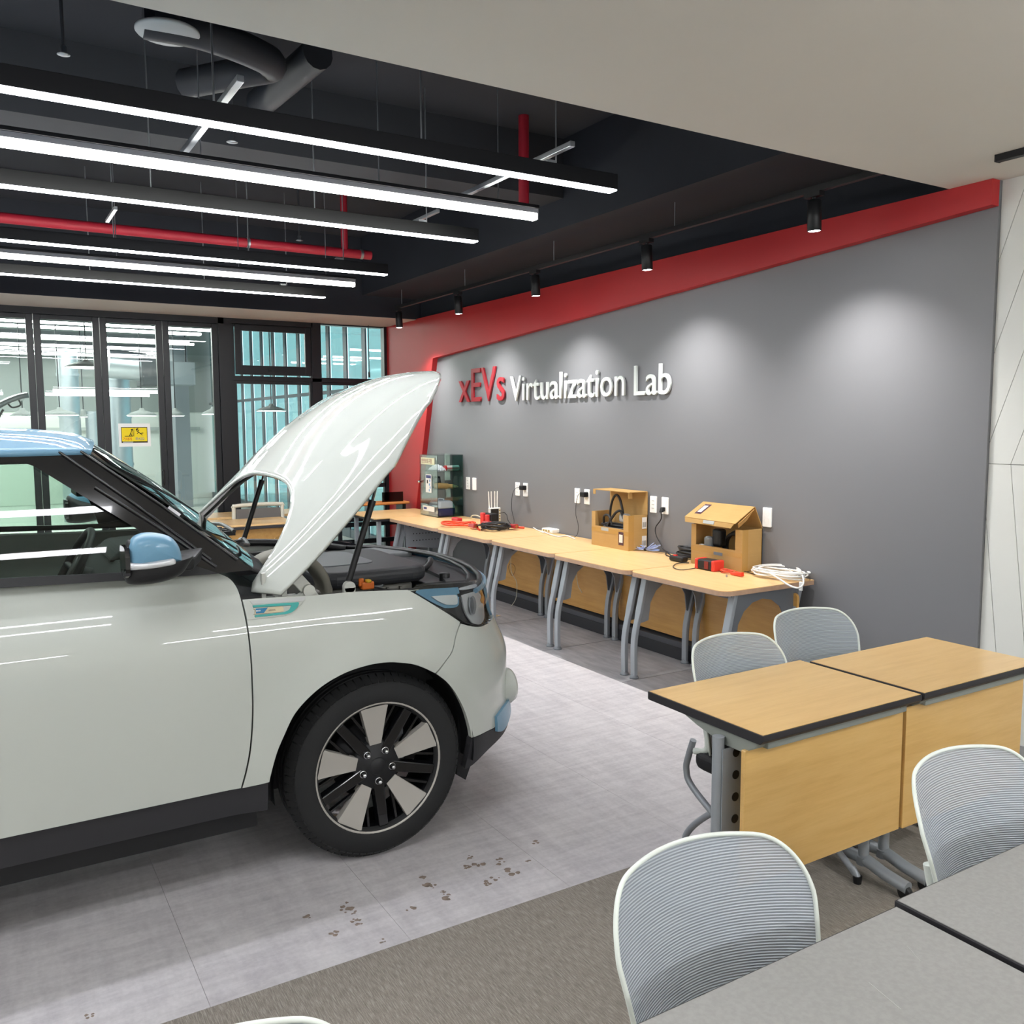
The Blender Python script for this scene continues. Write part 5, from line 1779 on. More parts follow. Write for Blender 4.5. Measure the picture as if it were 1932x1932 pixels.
def adapter(k, zoff, label, desk_y, cable):
    yc, zc = PY[k]
    t = thing('power_adapter', label, 'adapter', (XW - .03, yc, zc), 'black adapters in the sockets')
    MB().box((XW - .06, yc - .028, zc + zoff - .02), (XW - .0115, yc + .03, zc + zoff + .02)).build('body', M_black, t, bevel=.006, seg=3)
    MB().tube(spline([(XW - .04, yc + .03, zc + zoff)] + cable, 8), .0022, 6).build('cord', M_cord, t)
yc, zc = PY[3]
adapter(3, .02, 'black adapter with thin cord, plugged in above the router', 0, [(XW - .035, yc + .12, zc + .01), (XW - .02, yc + .21, zc - .06), (XW - .02, yc + .22, zc - .2), (XW - .02, yc + .18, zc - .30), (XW - .05, yc + .17, DZ + .006), (XW - .12, yc + .22, DZ + .004)])
yc, zc = PY[5]
adapter(5, .02, 'black adapter with thin cord, plugged in left of the first carton', 0, [(XW - .035, yc + .08, zc + .015), (XW - .02, yc + .13, zc - .05), (XW - .02, yc + .14, zc - .15), (XW - .02, yc + .1, zc - .26), (XW - .04, yc + .11, DZ + .006), (XW - .06, yc + .2, DZ + .004)])

# ================================================================== acrylic cabinet and contents
cx0, cx1, cy0, cy1, cz0, cz1 = 3.99, 4.285, 8.025, 8.44, DZ, 1.338
M_ac = glass('acrylic_clear', 'f3f6f5', .6)
M_ac2 = glass('acrylic_teal', 'b9dcd6', .8)
t = thing('acrylic_cabinet', 'clear acrylic cabinet of safety gear standing on the desks by the red pillar', 'cabinet', (cx0, cy0, cz0))
MB().box((cx0, cy0, cz0), (cx1, cy1, cz0 + .006)).build('bottom', M_ac, t)
MB().box((cx0, cy0, cz1 - .006), (cx1, cy1, cz1)).build('top', M_ac, t)
MB().box((cx0, cy0, cz0 + .006), (cx1 - .12, cy0 + .005, cz1 - .006)).build('side_pane', M_ac, t)
MB().box((cx1 - .12, cy0, cz0 + .006), (cx1, cy0 + .005, cz1 - .006)).build('side_pane_tinted', M_ac2, t)
MB().box((cx0, cy1 - .005, cz0 + .006), (cx1, cy1, cz1 - .006)).build('side_pane', M_ac, t)
MB().box((cx1 - .005, cy0 + .005, cz0 + .006), (cx1, cy1 - .005, cz1 - .006)).build('back_pane', M_ac, t)
dr = MB().box((cx0, cy0 + .006, cz0 + .006), (cx0 + .005, cy1 - .006, cz1 - .006)).build('door', M_ac, t)
MB().lathe([(0, -.03), (.013, -.028), (.016, -.02), (.01, -.008), (.008, 0)], (cx0, cy1 - .02, 1.05), 0, 16).build('knob', M_chrome, dr)
for z in (.74, 1.29):
    MB().box((cx0 - .002, cy0 + .004, z), (cx0 + .008, cy0 + .02, z + .03)).build('hinge', M_chrome, dr)
sh1, sh2 = 1.165, .985
for z in (sh1, sh2):
    MB().box((cx0 + .008, cy0 + .006, z), (cx1 - .006, cy1 - .006, z + .005)).build('shelf', M_ac, t)
for a in ((cx0, cy0), (cx1 - .004, cy0)):
    MB().box((a[0], a[1] - .001, cz0), (a[0] + .004, a[1] + .003, cz1)).build('edge_strip', mat('acrylic_edge', '24302f', .3), t)
MB().box((cx0 - .002, cy0 + .06, 1.235), (cx0, cy1 - .04, 1.305)).build('name_label', mat('label_cream', 'e3e2bd', .6), dr)
text_obj('lettering', '안전보호구함', .052, frame((cx0 - .0025, cy1 - .055, 1.252), (0, -1, 0), (0, 0, 1)), mat('print_maroon', '8a4a36', .6), dr, squeeze=.85)
MB().box((cx0 - .002, cy0 + .135, .945), (cx0, cy0 + .27, 1.135)).build('instruction_card', mat('paper_white', 'e6e6e2', .6), dr)
MB().box((cx0 - .0025, cy0 + .145, 1.095), (cx0 - .002, cy0 + .26, 1.125)).build('card_header', mat('print_navy', '3c4478', .6), dr)
for j, (dy, dz_) in enumerate(((.16, 1.07), (.17, 1.03), (.155, 1.0), (.175, .97))):
    MB().box((cx0 - .0026, cy0 + dy, dz_ - .012), (cx0 - .002, cy0 + dy + .02, dz_ + .012)).build('card_mark', mat('print_sky', '4b8ec8', .6), dr)
MB().box((cx0 - .0026, cy0 + .215, 1.04), (cx0 - .002, cy0 + .24, 1.075)).build('card_figure', mat('print_black', '1d1a12', .7), dr)
MB().box((cx0 - .002, cy0 + .075, .752), (cx0, cy0 + .34, .805)).build('owner_label', mat('paper_white', 'e6e6e2', .6), dr)
MB().box((cx0 - .0026, cy0 + .25, .768), (cx0 - .002, cy0 + .32, .790)).build('label_logo', mat('print_navy', '3c4478', .6), dr)
# contents: things of their own
t = thing('tool_case', 'white and navy plastic case on the cabinet floor', 'case', (4.12, 8.17, cz0 + .006))
MB().hexa([(4.03, 8.06, .707), (4.20, 8.06, .707), (4.20, 8.32, .707), (4.03, 8.32, .707)], [(4.02, 8.05, .785), (4.21, 8.05, .785), (4.21, 8.33, .785), (4.02, 8.33, .785)]).build('base', mat('navy_plastic', '2f3270', .45), t, bevel=.012, seg=3)
MB().hexa([(4.015, 8.045, .786), (4.215, 8.045, .786), (4.215, 8.335, .786), (4.015, 8.335, .786)], [(4.045, 8.075, .865), (4.185, 8.075, .865), (4.185, 8.305, .865), (4.045, 8.305, .865)]).build('lid', mat('case_white', 'd6d9e4', .45), t, bevel=.02, seg=4)
MB().tube(spline([(4.115, 8.13, .862), (4.115, 8.14, .878), (4.115, 8.24, .878), (4.115, 8.25, .862)], 5), .007, 8).build('handle', mat('case_white', 'd6d9e4', .45), t)
M_glove = mat('glove_tan', 'c9a56a', .6)
t = thing('rubber_glove', 'tan rubber insulating glove lying on the middle cabinet shelf', 'glove', (4.1, 8.1, sh2 + .005))
gb_ = MB().tube(spline([(4.00, 8.10, sh2 + .036), (4.06, 8.10, sh2 + .036), (4.14, 8.10, sh2 + .030), (4.19, 8.10, sh2 + .026), (4.215, 8.10, sh2 + .024)], 5), [.031] * 6 + [.029] * 5 + [.022] * 6 + [.02] * 4, 12)
gb_.build('cuff_and_palm', M_glove, t)
for j, (dy, L) in enumerate(((-.016, .042), (-.005, .05), (.006, .047), (.016, .036))):
    MB().tube(spline([(4.21, 8.10 + dy, sh2 + .024), (4.235, 8.10 + dy * 1.3, sh2 + .026), (4.212 + L, 8.10 + dy * 1.4, sh2 + .016)], 4), .0065, 8).build('finger', M_glove, t)
MB().tube(spline([(4.16, 8.082, sh2 + .026), (4.19, 8.066, sh2 + .022), (4.215, 8.062, sh2 + .014)], 4), .0075, 8).build('thumb', M_glove, t)
t = thing('face_shield', 'black boxy meter behind the tan glove in the cabinet', 'meter', (4.1, 8.25, sh2 + .005))
MB().hexa([(4.03, 8.22, sh2 + .006), (4.14, 8.22, sh2 + .006), (4.14, 8.30, sh2 + .006), (4.03, 8.30, sh2 + .006)], [(4.04, 8.225, sh2 + .125), (4.125, 8.225, sh2 + .125), (4.125, 8.29, sh2 + .125), (4.04, 8.29, sh2 + .125)]).build('body', M_black, t, bevel=.006)
MB().box((4.055, 8.219, sh2 + .07), (4.11, 8.223, sh2 + .105)).build('screen', mat('meter_screen', '6f7076', .3), t)
t.name = 'test_meter'
t = thing('plastic_pack', 'crumpled white plastic pack on the top cabinet shelf', 'pack', (4.06, 8.2, sh1 + .005))
rp = random.Random(5)
b = MB().grid(lambda u, v: Vector((4.01 + .11 * u, 8.06 + .24 * v, sh1 + .008 + .055 * math.sin(u * math.pi) ** .5 * math.sin(v * math.pi) ** .5 + rp.uniform(0, .012))), 10, 14, smooth=False)
b.build('wrapping', mat('pack_white', 'dadde4', .3), t)
b = MB().box((4.005, 8.055, sh1 + .0055), (4.125, 8.305, sh1 + .010)).build('underside', mat('pack_white', 'dadde4', .3), t)
t = thing('tape_roll', 'red and white cylinder package on the top cabinet shelf', 'package', (4.17, 8.09, sh1 + .005))
MB().cyl((4.12, 8.09, sh1 + .034), (4.265, 8.09, sh1 + .034), .028, 20).build('tube', mat('pack_white2', 'd9d3d2', .4), t)
MB().cyl((4.105, 8.09, sh1 + .034), (4.125, 8.09, sh1 + .034), .029, 20).build('red_cap', mat('cap_red', 'c92a2a', .4), t)
MB().box((4.125, 8.0605, sh1 + .030), (4.26, 8.063, sh1 + .037)).build('stripe', mat('cap_red', 'c92a2a', .4), t)
t.name = 'gear_package'

# ================================================================== cables and gadgets on the desks
def P7(px, py, z=DZ + .006):
    return on(2, z, px, py)
def loops(c, rx, ry, n, z0, r, jitter, seed, turn=26, tilt=.0, end=None, lo=.85, wave=.004):
    rg = random.Random(seed)
    pts = []
    for k in range(n):
        a0 = rg.uniform(0, 6)
        ox, oy = rg.uniform(-jitter, jitter), rg.uniform(-jitter, jitter)
        sx_, sy_ = rx * rg.uniform(lo, 1.1), ry * rg.uniform(lo, 1.1)
        for i in range(turn):
            a = 2 * math.pi * i / turn
            pts.append(Vector((c.x + ox + sx_ * math.cos(a), c.y + oy + sy_ * math.sin(a), z0 + r + k * r * .9 + wave + wave * math.sin(a * 2 + k * 1.7))))
    if end:
        pts += [Vector(e) for e in end]
    return pts
def smooth_path(pts, n=2):
    for _ in range(n):
        pts = [pts[0]] + [(pts[i - 1] + pts[i] * 2 + pts[i + 1]) / 4 for i in range(1, len(pts) - 1)] + [pts[-1]]
    return pts
M_orange = mat('cable_orange', 'dc4a2c', .45)
M_redp = mat('red_plastic', 'b8242c', .4)
t = thing('jumper_cable', 'orange-red jumper cable coiled on the desk near the cabinet', 'cable', tuple(P7(868, 992)))
c = P7(864, 991)
MB().tube(smooth_path(loops(c, .19, .13, 3, DZ, .008, .03, 2, end=[P7(905, 1000)], lo=.55, wave=.008)), .008, 8).build('lead', M_orange, t)
q = P7(862, 985)
MB().cbox((q.x, q.y, DZ + .032), (.055, .13, .035), None).build('clamp', M_redp, t, bevel=.008)
t = thing('jumper_cable', 'black jumper cable with dark red clamps coiled beside the orange one', 'cable', tuple(P7(930, 1000)))
c = P7(932, 999)
MB().tube(smooth_path(loops(c, .14, .18, 6, DZ, .007, .05, 4, end=[P7(960, 998)], lo=.5, wave=.012)), .007, 8).build('lead', M_cord, t)
for px, py in ((892, 997), (918, 992), (968, 998)):
    q = P7(px, py)
    cl = MB().hexa([(q.x - .03, q.y - .06, DZ + .016), (q.x + .03, q.y - .06, DZ + .016), (q.x + .02, q.y + .06, DZ + .016), (q.x - .02, q.y + .06, DZ + .016)], [(q.x - .02, q.y - .06, DZ + .055), (q.x + .02, q.y - .06, DZ + .055), (q.x + .012, q.y + .06, DZ + .045), (q.x - .012, q.y + .06, DZ + .045)]).build('clamp', mat('clamp_red', '9c2a2c', .4), t, bevel=.006)
    MB().cyl((q.x, q.y - .062, DZ + .035), (q.x, q.y - .055, DZ + .035), .012, 12).build('jaw', mat('copper', 'b07b45', .4, metal=.8), cl)
q = P7(982, 997)
MB().cyl((q.x - .04, q.y + .06, DZ + .014), (q.x + .02, q.y - .03, DZ + .014), .010, 10).build('orange_sleeve', M_orange, t)
q = P7(916, 990)
t = thing('battery_charger', 'red and black plastic charger behind the coiled jumper cables', 'charger', (q.x + .1, q.y, DZ))
MB().cbox((q.x + .07, q.y + .03, DZ + .055), (.08, .16, .11)).build('body', M_black, t, bevel=.01)
MB().cbox((q.x + .02, q.y + .085, DZ + .055), (.03, .06, .115)).build('red_guard', mat('guard_red', 'd83a3a', .4), t, bevel=.008)
MB().cbox((q.x + .02, q.y + .0, DZ + .05), (.03, .05, .10)).build('red_guard', mat('guard_red', 'd83a3a', .4), t, bevel=.008)
MB().cbox((q.x + .028, q.y + .04, DZ + .055), (.004, .02, .06)).build('slot', M_black, t)
# router
q = P7(933, 986)
rx_, ry_ = 4.20, on(0, 4.20, 933, 985).y
t = thing('router', 'white router with four upright antennas standing on the desk', 'router', (rx_, ry_, DZ))
MB().box((rx_ - .06, ry_ - .018, DZ), (rx_ + .06, ry_ + .018, DZ + .155)).build('body', mat('router_white', 'e4e4dc', .4), t, bevel=.006)
MB().box((rx_ - .05, ry_ - .0195, DZ + .012), (rx_ + .036, ry_ - .017, DZ + .145)).build('face', mat('router_black', '2b2722', .4), t)
for j in range(5):
    MB().box((rx_ + .040, ry_ - .0195, DZ + .015 + .026 * j), (rx_ + .054, ry_ - .0175, DZ + .03 + .026 * j)).build('port', mat('port_yellow', 'a08a4a', .5), t)
for j, x in enumerate((-.045, -.02, .015, .04)):
    MB().cyl((rx_ + x, ry_ + .02, DZ + .13), (rx_ + x + .004 * (j - 1.5), ry_ + .022, DZ + .31), .0055, 8).build('antenna', mat('router_white', 'e4e4dc', .4), t)
MB().tube(smooth_path([Vector((rx_ + .05, ry_ - .02, DZ + .10)), Vector((rx_ + .06, ry_ - .09, DZ + .13)), Vector((rx_ + .05, ry_ - .16, DZ + .10)), Vector((rx_ + .07, ry_ - .12, DZ + .04)), Vector((rx_ + .04, ry_ - .2, DZ + .006)), Vector((rx_ + .06, ry_ - .32, DZ + .005))], 1), .0035, 6).build('cord', M_cord, t)
# white hub
c = P7(1040, 1003)
t = thing('network_hub', 'small white network hub with a white cable on the desk', 'hub', (c.x, c.y, DZ))
MB().cbox((c.x, c.y, DZ + .018), (.09, .17, .034)).build('body', mat('hub_white', 'e8e8e2', .4), t, bevel=.006)
for j in range(3):
    MB().cbox((c.x - .046, c.y + .05 - .04 * j, DZ + .018), (.004, .024, .014)).build('port', mat('port_yellow', 'a08a4a', .5), t)
MB().tube(spline([P7(965, 985), P7(1000, 993), P7(1012, 999), P7(1025, 1005), (c.x - .07, c.y + .03, DZ + .008), P7(1050, 1012), P7(1070, 1011), P7(1085, 1017)], 6), .005, 8).build('cable', M_cordw, t)
# light cable arc beside the cabinet
t = tag(MB().tube(spline([(4.2, 7.72, DZ + .004), (4.2, 7.68, DZ + .04), (4.2, 7.58, DZ + .05), (4.2, 7.48, DZ + .03), (4.2, 7.42, DZ + .004)], 6), .005, 8).build('loose_cable', mat('cable_beige', 'c9c6b2', .5)), 'short pale cable arching on the desk right of the cabinet', 'cable')

# ------------------------------------------------------------------ cartons
M_card = mix_tex('cardboard', .8, [('noise', (3, 3, 3), 4, [(.3, 'aa8854'), (.7, 'b7955f')], 1, (0, 0, 0)), ('noise', (2, 2, 120), 2, [(.4, 'a1804b'), (.6, 'bb9a66')], .08, (0, 0, 0))], spec=.2)
M_cardin = mat('cardboard_inside', 'a9824a', .85)
M_tape = mat('packing_tape', 'b08a4c', .25, coat=.4)
def carton(x0, x1, y0, y1, h, lipz, label, loc):
    t = thing('carton', label, 'box', loc, 'open cartons on the desks')
    th = .005
    MB().box((x0, y0, DZ), (x1, y1, DZ + th)).build('bottom', M_cardin, t)
    MB().box((x1 - th, y0, DZ), (x1, y1, DZ + h)).build('back_wall', M_card, t)
    MB().box((x0, y0, DZ), (x1, y0 + th, DZ + h)).build('end_wall', M_card, t)
    MB().box((x0, y1 - th, DZ), (x1, y1, DZ + h)).build('end_wall', M_card, t)
    fw = [(y0, DZ), (y1, DZ), (y1, DZ + h), (y1 - .045, DZ + h), (y1 - .045, lipz), (y0 + .06, lipz), (y0 + .06, DZ + h), (y0, DZ + h)]
    MB().prism(fw, 0, x0 - .001, x0 + th).build('front_wall', M_card, t)
    MB().box((x0 - .0022, y0 - .0, lipz - .045), (x0 - .001, y1, lipz - .012)).build('tape', M_tape, t)
    MB().box((x0 - .001, y0 - .0015, DZ), (x0 + .05, y0, DZ + h)).build('tape', M_tape, t)
    return t
bx0, bx1, by0, by1, bh = 4.115, 4.298, 5.11, 5.565, .265
t = carton(bx0, bx1, by0, by1, bh, DZ + .155, 'open cardboard carton of black cables with its lid up, left one', (4.2, 5.34, DZ))
MB().box((bx1 - .006, by0, DZ + bh), (bx1, by1, DZ + bh + .172)).build('lid_back', M_card, t)
MB().box((bx0 + .01, by0 + .005, DZ + bh + .168), (bx1, by1 - .0, DZ + bh + .174)).build('lid_top', M_card, t)
MB().box((bx0 + .01, by1 - .03, DZ + bh + .135), (bx0 + .014, by1 - .0, DZ + bh + .168)).build('lid_tab', M_card, t)
MB().box((bx0 + .012, by0 + .02, DZ + bh + .125), (bx0 + .05, by0 + .024, DZ + bh + .168)).build('lid_tab', M_card, t)
MB().box((bx0 - .003, by0 + .055, DZ + .035), (bx0 - .0012, by0 + .115, DZ + .135)).build('product_label', mat('label_dark', '4a2f3a', .5), t)
MB().box((bx0 - .004, by0 + .065, DZ + .055), (bx0 - .003, by0 + .105, DZ + .115)).build('label_picture', mat('label_pale', 'd9d4cc', .5), t)
MB().box((bx0 - .003, by0 + .24, DZ + .125), (bx0 - .0022, by0 + .33, DZ + .15)).build('grey_tape', mat('tape_grey', 'a3a8a6', .4), t)
for z in (.16, .02):
    lb = MB().box((bx1 - .055, by0 - .003, DZ + z), (bx1 - .012, by0 - .0015, DZ + z + .085)).build('shipping_label', mat('label_white', 'e2e0dc', .6), t)
    for j in range(5):
        MB().box((bx1 - .050 + .0075 * j, by0 - .0036, DZ + z + .012), (bx1 - .047 + .0075 * j, by0 - .003, DZ + z + .05)).build('barcode_bar', mat('print_black', '1d1a12', .7), lb)
t = thing('cable_bundle', 'thick black charging cable looping up out of the left carton', 'cable', (4.2, 5.34, DZ + .01))
ct = Vector((4.2, 5.36, 0))
MB().tube(spline([(4.2, 5.44, DZ + .10), (4.19, 5.43, DZ + .25), (4.19, 5.405, DZ + .35), (4.19, 5.36, DZ + .40), (4.19, 5.315, DZ + .38), (4.19, 5.28, DZ + .30), (4.19, 5.26, DZ + .22)], 6), .0095, 10).build('loop', M_cord, t)
MB().tube(smooth_path(loops(ct, .055, .15, 9, DZ + .09, .009, .028, 9, end=[(4.19, 5.28, DZ + .27)])), .009, 8).build('coil', mat('cord_grey', '2a2b2e', .5), t)
MB().tube(spline([(4.16, 5.47, DZ + .18), (4.14, 5.44, DZ + .235), (4.14, 5.38, DZ + .24), (4.14, 5.34, DZ + .17)], 6), .009, 8).build('loop', M_cord, t)
MB().tube(spline([(4.13, 5.40, DZ + .14), (4.14, 5.35, DZ + .22), (4.15, 5.30, DZ + .275), (4.17, 5.27, DZ + .28), (4.18, 5.25, DZ + .22)], 6), .010, 8).build('loop', M_cord, t)
MB().cbox((4.2, 5.26, DZ + .23), (.06, .09, .07), None).build('connector', mat('connector_grey', 'a9adaf', .3), t, bevel=.02, seg=3)
cx0b, cx1b, cy0b, cy1b, chh = 4.12, 4.298, 3.975, 4.44, .27
t = carton(cx0b, cx1b, cy0b, cy1b, chh, DZ + .135, 'open cardboard carton with roof-like folded lid, right one', (4.2, 4.2, DZ))
rz_, rx2 = 1.112, 4.225
def flap(name, a, b, c, d, th=.004):
    a, b, c, d = map(Vector, (a, b, c, d))
    n = (b - a).cross(d - a).normalized() * th
    return MB().hexa([a, b, c, d], [a + n, b + n, c + n, d + n])
flap('', (cx1b - .002, cy0b, DZ + chh), (cx1b - .002, cy1b, DZ + chh), (rx2, cy1b - .0, rz_), (rx2, cy0b, rz_)).build('lid_back', M_card, t)
flap('', (rx2, cy0b - .0, rz_), (rx2, cy1b, rz_), (4.075, cy1b + .02, 1.015), (4.075, cy0b + .02, 1.01)).build('lid_top', M_card, t)
flap('', (4.075, cy0b + .03, 1.01), (4.075, cy1b + .015, 1.015), (4.068, cy1b + .005, .985), (4.068, cy0b + .05, .98)).build('lid_tuck', M_card, t)
flap('', (rx2 - .01, cy0b - .002, rz_ - .012), (4.09, cy0b + .012, 1.012), (4.10, cy0b + .02, .985), (4.16, cy0b + .01, 1.03)).build('lid_tab', M_cardin, t)
la = Vector((rx2, cy1b - .05, rz_)); lb_ = Vector((4.075, cy1b - .03, 1.015))
nn = Vector((-.55, 0, .83))
flap('', la.lerp(lb_, .15) + nn * .006, la.lerp(lb_, .15) + nn * .006 + Vector((0, -.06, 0)), la.lerp(lb_, .75) + nn * .006 + Vector((0, -.06, 0)), la.lerp(lb_, .75) + nn * .006, .001).build('product_label', mat('label_dark', '4a2f3a', .5), t)
flap('', la.lerp(lb_, .25) + nn * .008 + Vector((0, -.012, 0)), la.lerp(lb_, .25) + nn * .008 + Vector((0, -.048, 0)), la.lerp(lb_, .65) + nn * .008 + Vector((0, -.048, 0)), la.lerp(lb_, .65) + nn * .008 + Vector((0, -.012, 0)), .001).build('label_picture', mat('label_pale', 'd9d4cc', .5), t)
flap('', (4.071, cy0b + .20, 1.012), (4.071, cy0b + .30, 1.013), (4.064, cy0b + .30, .992), (4.064, cy0b + .20, .991), .001).build('grey_tape', mat('tape_grey', 'a3a8a6', .4), t)
MB().box((cx0b - .003, cy0b + .17, DZ + .085), (cx0b - .0022, cy0b + .25, DZ + .105)).build('grey_tape', mat('tape_dark', '6f7780', .4), t)
t = thing('cable_bundle', 'black cable and grey plug lying inside the right carton', 'cable', (4.2, 4.2, DZ + .01))
MB().tube([Vector((4.24, 4.12 + .11 * math.cos(a), DZ + .13 + .11 * math.sin(a))) for a in [2 * math.pi * i / 30 for i in range(30)]], .012, 8, closed=True).build('coil', M_cord, t)
MB().tube([Vector((4.215, 4.13 + .10 * math.cos(a), DZ + .125 + .10 * math.sin(a))) for a in [2 * math.pi * i / 30 for i in range(30)]], .012, 8, closed=True).build('coil', M_cord, t)
MB().cbox((4.19, 4.25, DZ + .19), (.07, .08, .12)).build('connector_body', M_black, t, bevel=.02, seg=3)
MB().cbox((4.16, 4.31, DZ + .15), (.05, .07, .09)).build('plug_bag', mat('plastic_bag_grey', '6e7375', .3), t, bevel=.02, seg=3)
MB().cbox((4.16, 4.37, DZ + .10), (.04, .06, .07)).build('paper', mat('paper_white', 'e6e6e2', .6), t, bevel=.01)

# ------------------------------------------------------------------ more cables
yc, zc = PY[7]
t = thing('extension_cord', 'black extension cord plugged in between the cartons and coiled on the desk', 'cable', tuple(P7(1285, 1052)))
MB().hexa([(XW - .05, yc - .012, zc - .05), (XW - .0115, yc - .012, zc - .04), (XW - .0115, yc + .02, zc - .04), (XW - .05, yc + .02, zc - .05)], [(XW - .04, yc - .012, zc - .01), (XW - .0115, yc - .012, zc - .01), (XW - .0115, yc + .016, zc - .01), (XW - .04, yc + .016, zc - .01)]).build('plug', M_black, t, bevel=.006)
e1 = [on(0, 4.285, 1247, 980), on(0, 4.28, 1237, 995), on(0, 4.27, 1238, 1010), on(0, 4.26, 1246, 1025), on(0, 4.24, 1253, 1038), P7(1272, 1052), P7(1256, 1046), P7(1266, 1036), P7(1284, 1042), P7(1290, 1048)]
MB().tube(spline([(XW - .035, yc + .01, zc - .05)] + e1, 6), .0042, 8).build('cord', M_cord, t)
c = P7(1303, 1052)
MB().tube(smooth_path(loops(c, .06, .10, 10, DZ, .0075, .018, 12)), .0075, 8).build('coil', M_cord, t)
q = P7(1280, 1058)
st2 = MB().cbox((q.x, q.y, DZ + .022), (.055, .14, .038)).build('socket_strip', M_black, t, bevel=.012, seg=3)
MB().cbox((q.x - .01, q.y + .02, DZ + .043), (.02, .025, .006)).build('rocker_switch', mat('switch_red', 'd03030', .4), st2)
t = thing('network_cable', 'light blue network cable tied in a bow beside the left carton', 'cable', tuple(P7(1222, 1038)))
M_lan = mat('cable_lavender', '9fb0dc', .5)
c = P7(1218, 1038)
rg = random.Random(21)
for j in range(7):
    for s_ in (-1, 1):
        L = rg.uniform(.09, .14) if s_ < 0 else rg.uniform(.07, .11)
        dz_ = rg.uniform(.004, .07) if s_ < 0 else rg.uniform(.004, .04)
        w_ = rg.uniform(-.04, .04)
        MB().tube(spline([(c.x, c.y, DZ + .012), (c.x + w_ * .5 + .02, c.y + s_ * L * .5, DZ + .012 + dz_ * .6), (c.x + w_, c.y + s_ * L, DZ + .006 + dz_), (c.x + w_ * .6 - .02, c.y + s_ * L * .6, DZ + .006 + dz_ * .5), (c.x, c.y, DZ + .010)], 5), .0028, 6).build('loop', M_lan, t)
MB().cyl((c.x - .01, c.y, DZ + .008), (c.x + .01, c.y, DZ + .02), .012, 10).build('tie', M_black, t)
q = P7(1338, 1073)
t = thing('battery_tester', 'red and black battery tester in front of the right carton', 'tester', (q.x, q.y, DZ))
MB().cbox((q.x, q.y, DZ + .035), (.09, .13, .066)).build('body', M_black, t, bevel=.012, seg=3)
for s_ in (-1, 1):
    MB().cbox((q.x, q.y + s_ * .075, DZ + .035), (.092, .03, .07)).build('red_end', mat('tester_red', 'cf3a2e', .4), t, bevel=.008)
MB().cbox((q.x - .046, q.y - .02, DZ + .035), (.003, .035, .05)).build('red_panel', mat('tester_red_dark', '7a2a26', .4), t)
MB().tube(spline([P7(1312, 1072), P7(1285, 1075), P7(1270, 1070), P7(1278, 1063), P7(1300, 1062)], 6), .003, 6).build('lead', M_cord, t)
t = thing('test_leads', 'orange and black test leads with a red crocodile clip', 'leads', tuple(P7(1385, 1080)))
c = P7(1374, 1079)
MB().tube(smooth_path(loops(c, .03, .05, 4, DZ, .004, .015, 31, end=[P7(1395, 1080)])), .0038, 6).build('orange_lead', mat('lead_orange', 'cc4f32', .5), t)
MB().tube(spline([P7(1362, 1078), P7(1385, 1074), P7(1405, 1078), P7(1425, 1084)], 6), .003, 6).build('black_lead', M_cord, t)
q = P7(1390, 1085)
MB().hexa([(q.x - .014, q.y - .05, DZ + .004), (q.x + .014, q.y - .05, DZ + .004), (q.x + .01, q.y + .05, DZ + .004), (q.x - .01, q.y + .05, DZ + .004)], [(q.x - .012, q.y - .05, DZ + .03), (q.x + .012, q.y - .05, DZ + .03), (q.x + .006, q.y + .05, DZ + .018), (q.x - .006, q.y + .05, DZ + .018)]).build('clip', mat('clip_red', 'e03a1e', .4), t, bevel=.004)
q = P7(1371, 1086)
MB().cyl((q.x, q.y, DZ + .008), (q.x - .02, q.y - .02, DZ + .008), .006, 8).build('clip_tip', M_steel, t)
c = P7(1473, 1086)
t = thing('white_cable_coil', 'big loose coil of white cable at the near end of the desks', 'cable', (c.x, c.y, DZ))
MB().tube(smooth_path(loops(c, .13, .17, 9, DZ, .0052, .035, 44, turn=30, lo=.7, wave=.006)), .0052, 8).build('coil', M_cordw, t)
e = [P7(1450, 1080, DZ + .05), P7(1470, 1092, DZ + .05), P7(1490, 1105, DZ + .045), P7(1508, 1109, DZ + .04), P7(1516, 1098, DZ + .04), P7(1510, 1080, DZ + .04), P7(1488, 1074, DZ + .05)]
MB().tube(spline(e, 6), .0055, 8).build('loose_loop', M_cordw, t)
q = P7(1511, 1106, DZ + .03)
MB().cbox(tuple(q), (.012, .02, .05)).build('end_plug', M_white_pl, t, bevel=.002)
# cords hanging below the desks
hang = on(0, 4.14, 965, 1075)
t = thing('hanging_cord', 'thin dark cord coil hanging below the third desk with a white tail', 'cable', (4.14, hang.y, .3))
MB().tube([Vector((4.145, hang.y + .055 * math.cos(a) + .01 * math.sin(2 * a), hang.z + .055 * math.sin(a))) for a in [4 * math.pi * i / 40 for i in range(41)]], .0018, 6).build('coil', M_cord, t)
MB().tube(spline([(4.145, hang.y + .0, .66), (4.145, hang.y + .02, hang.z + .05), on(0, 4.14, 966, 1082), on(0, 4.12, 975, 1100), on(0, 4.10, 973, 1130), on(0, 4.08, 961, 1147)], 6), .003, 6).build('tail', mat('cable_beige', 'c9c6b2', .5), t)
t = tag(MB().tube(spline([on(0, 4.14, 1086, 1060), on(0, 4.14, 1090, 1085), on(0, 4.14, 1092, 1110), on(0, 4.13, 1098, 1118)], 6) if False else spline([(4.145, on(0, 4.145, 1088, 1084).y, .665)] + [on(0, 4.145, *p_) for p_ in ((1088, 1084), (1091, 1105), (1098, 1118))], 6), .003, 6).build('hanging_cord', mat('cable_beige', 'c9c6b2', .5)), 'short white cord end hanging below the fourth desk', 'cable')
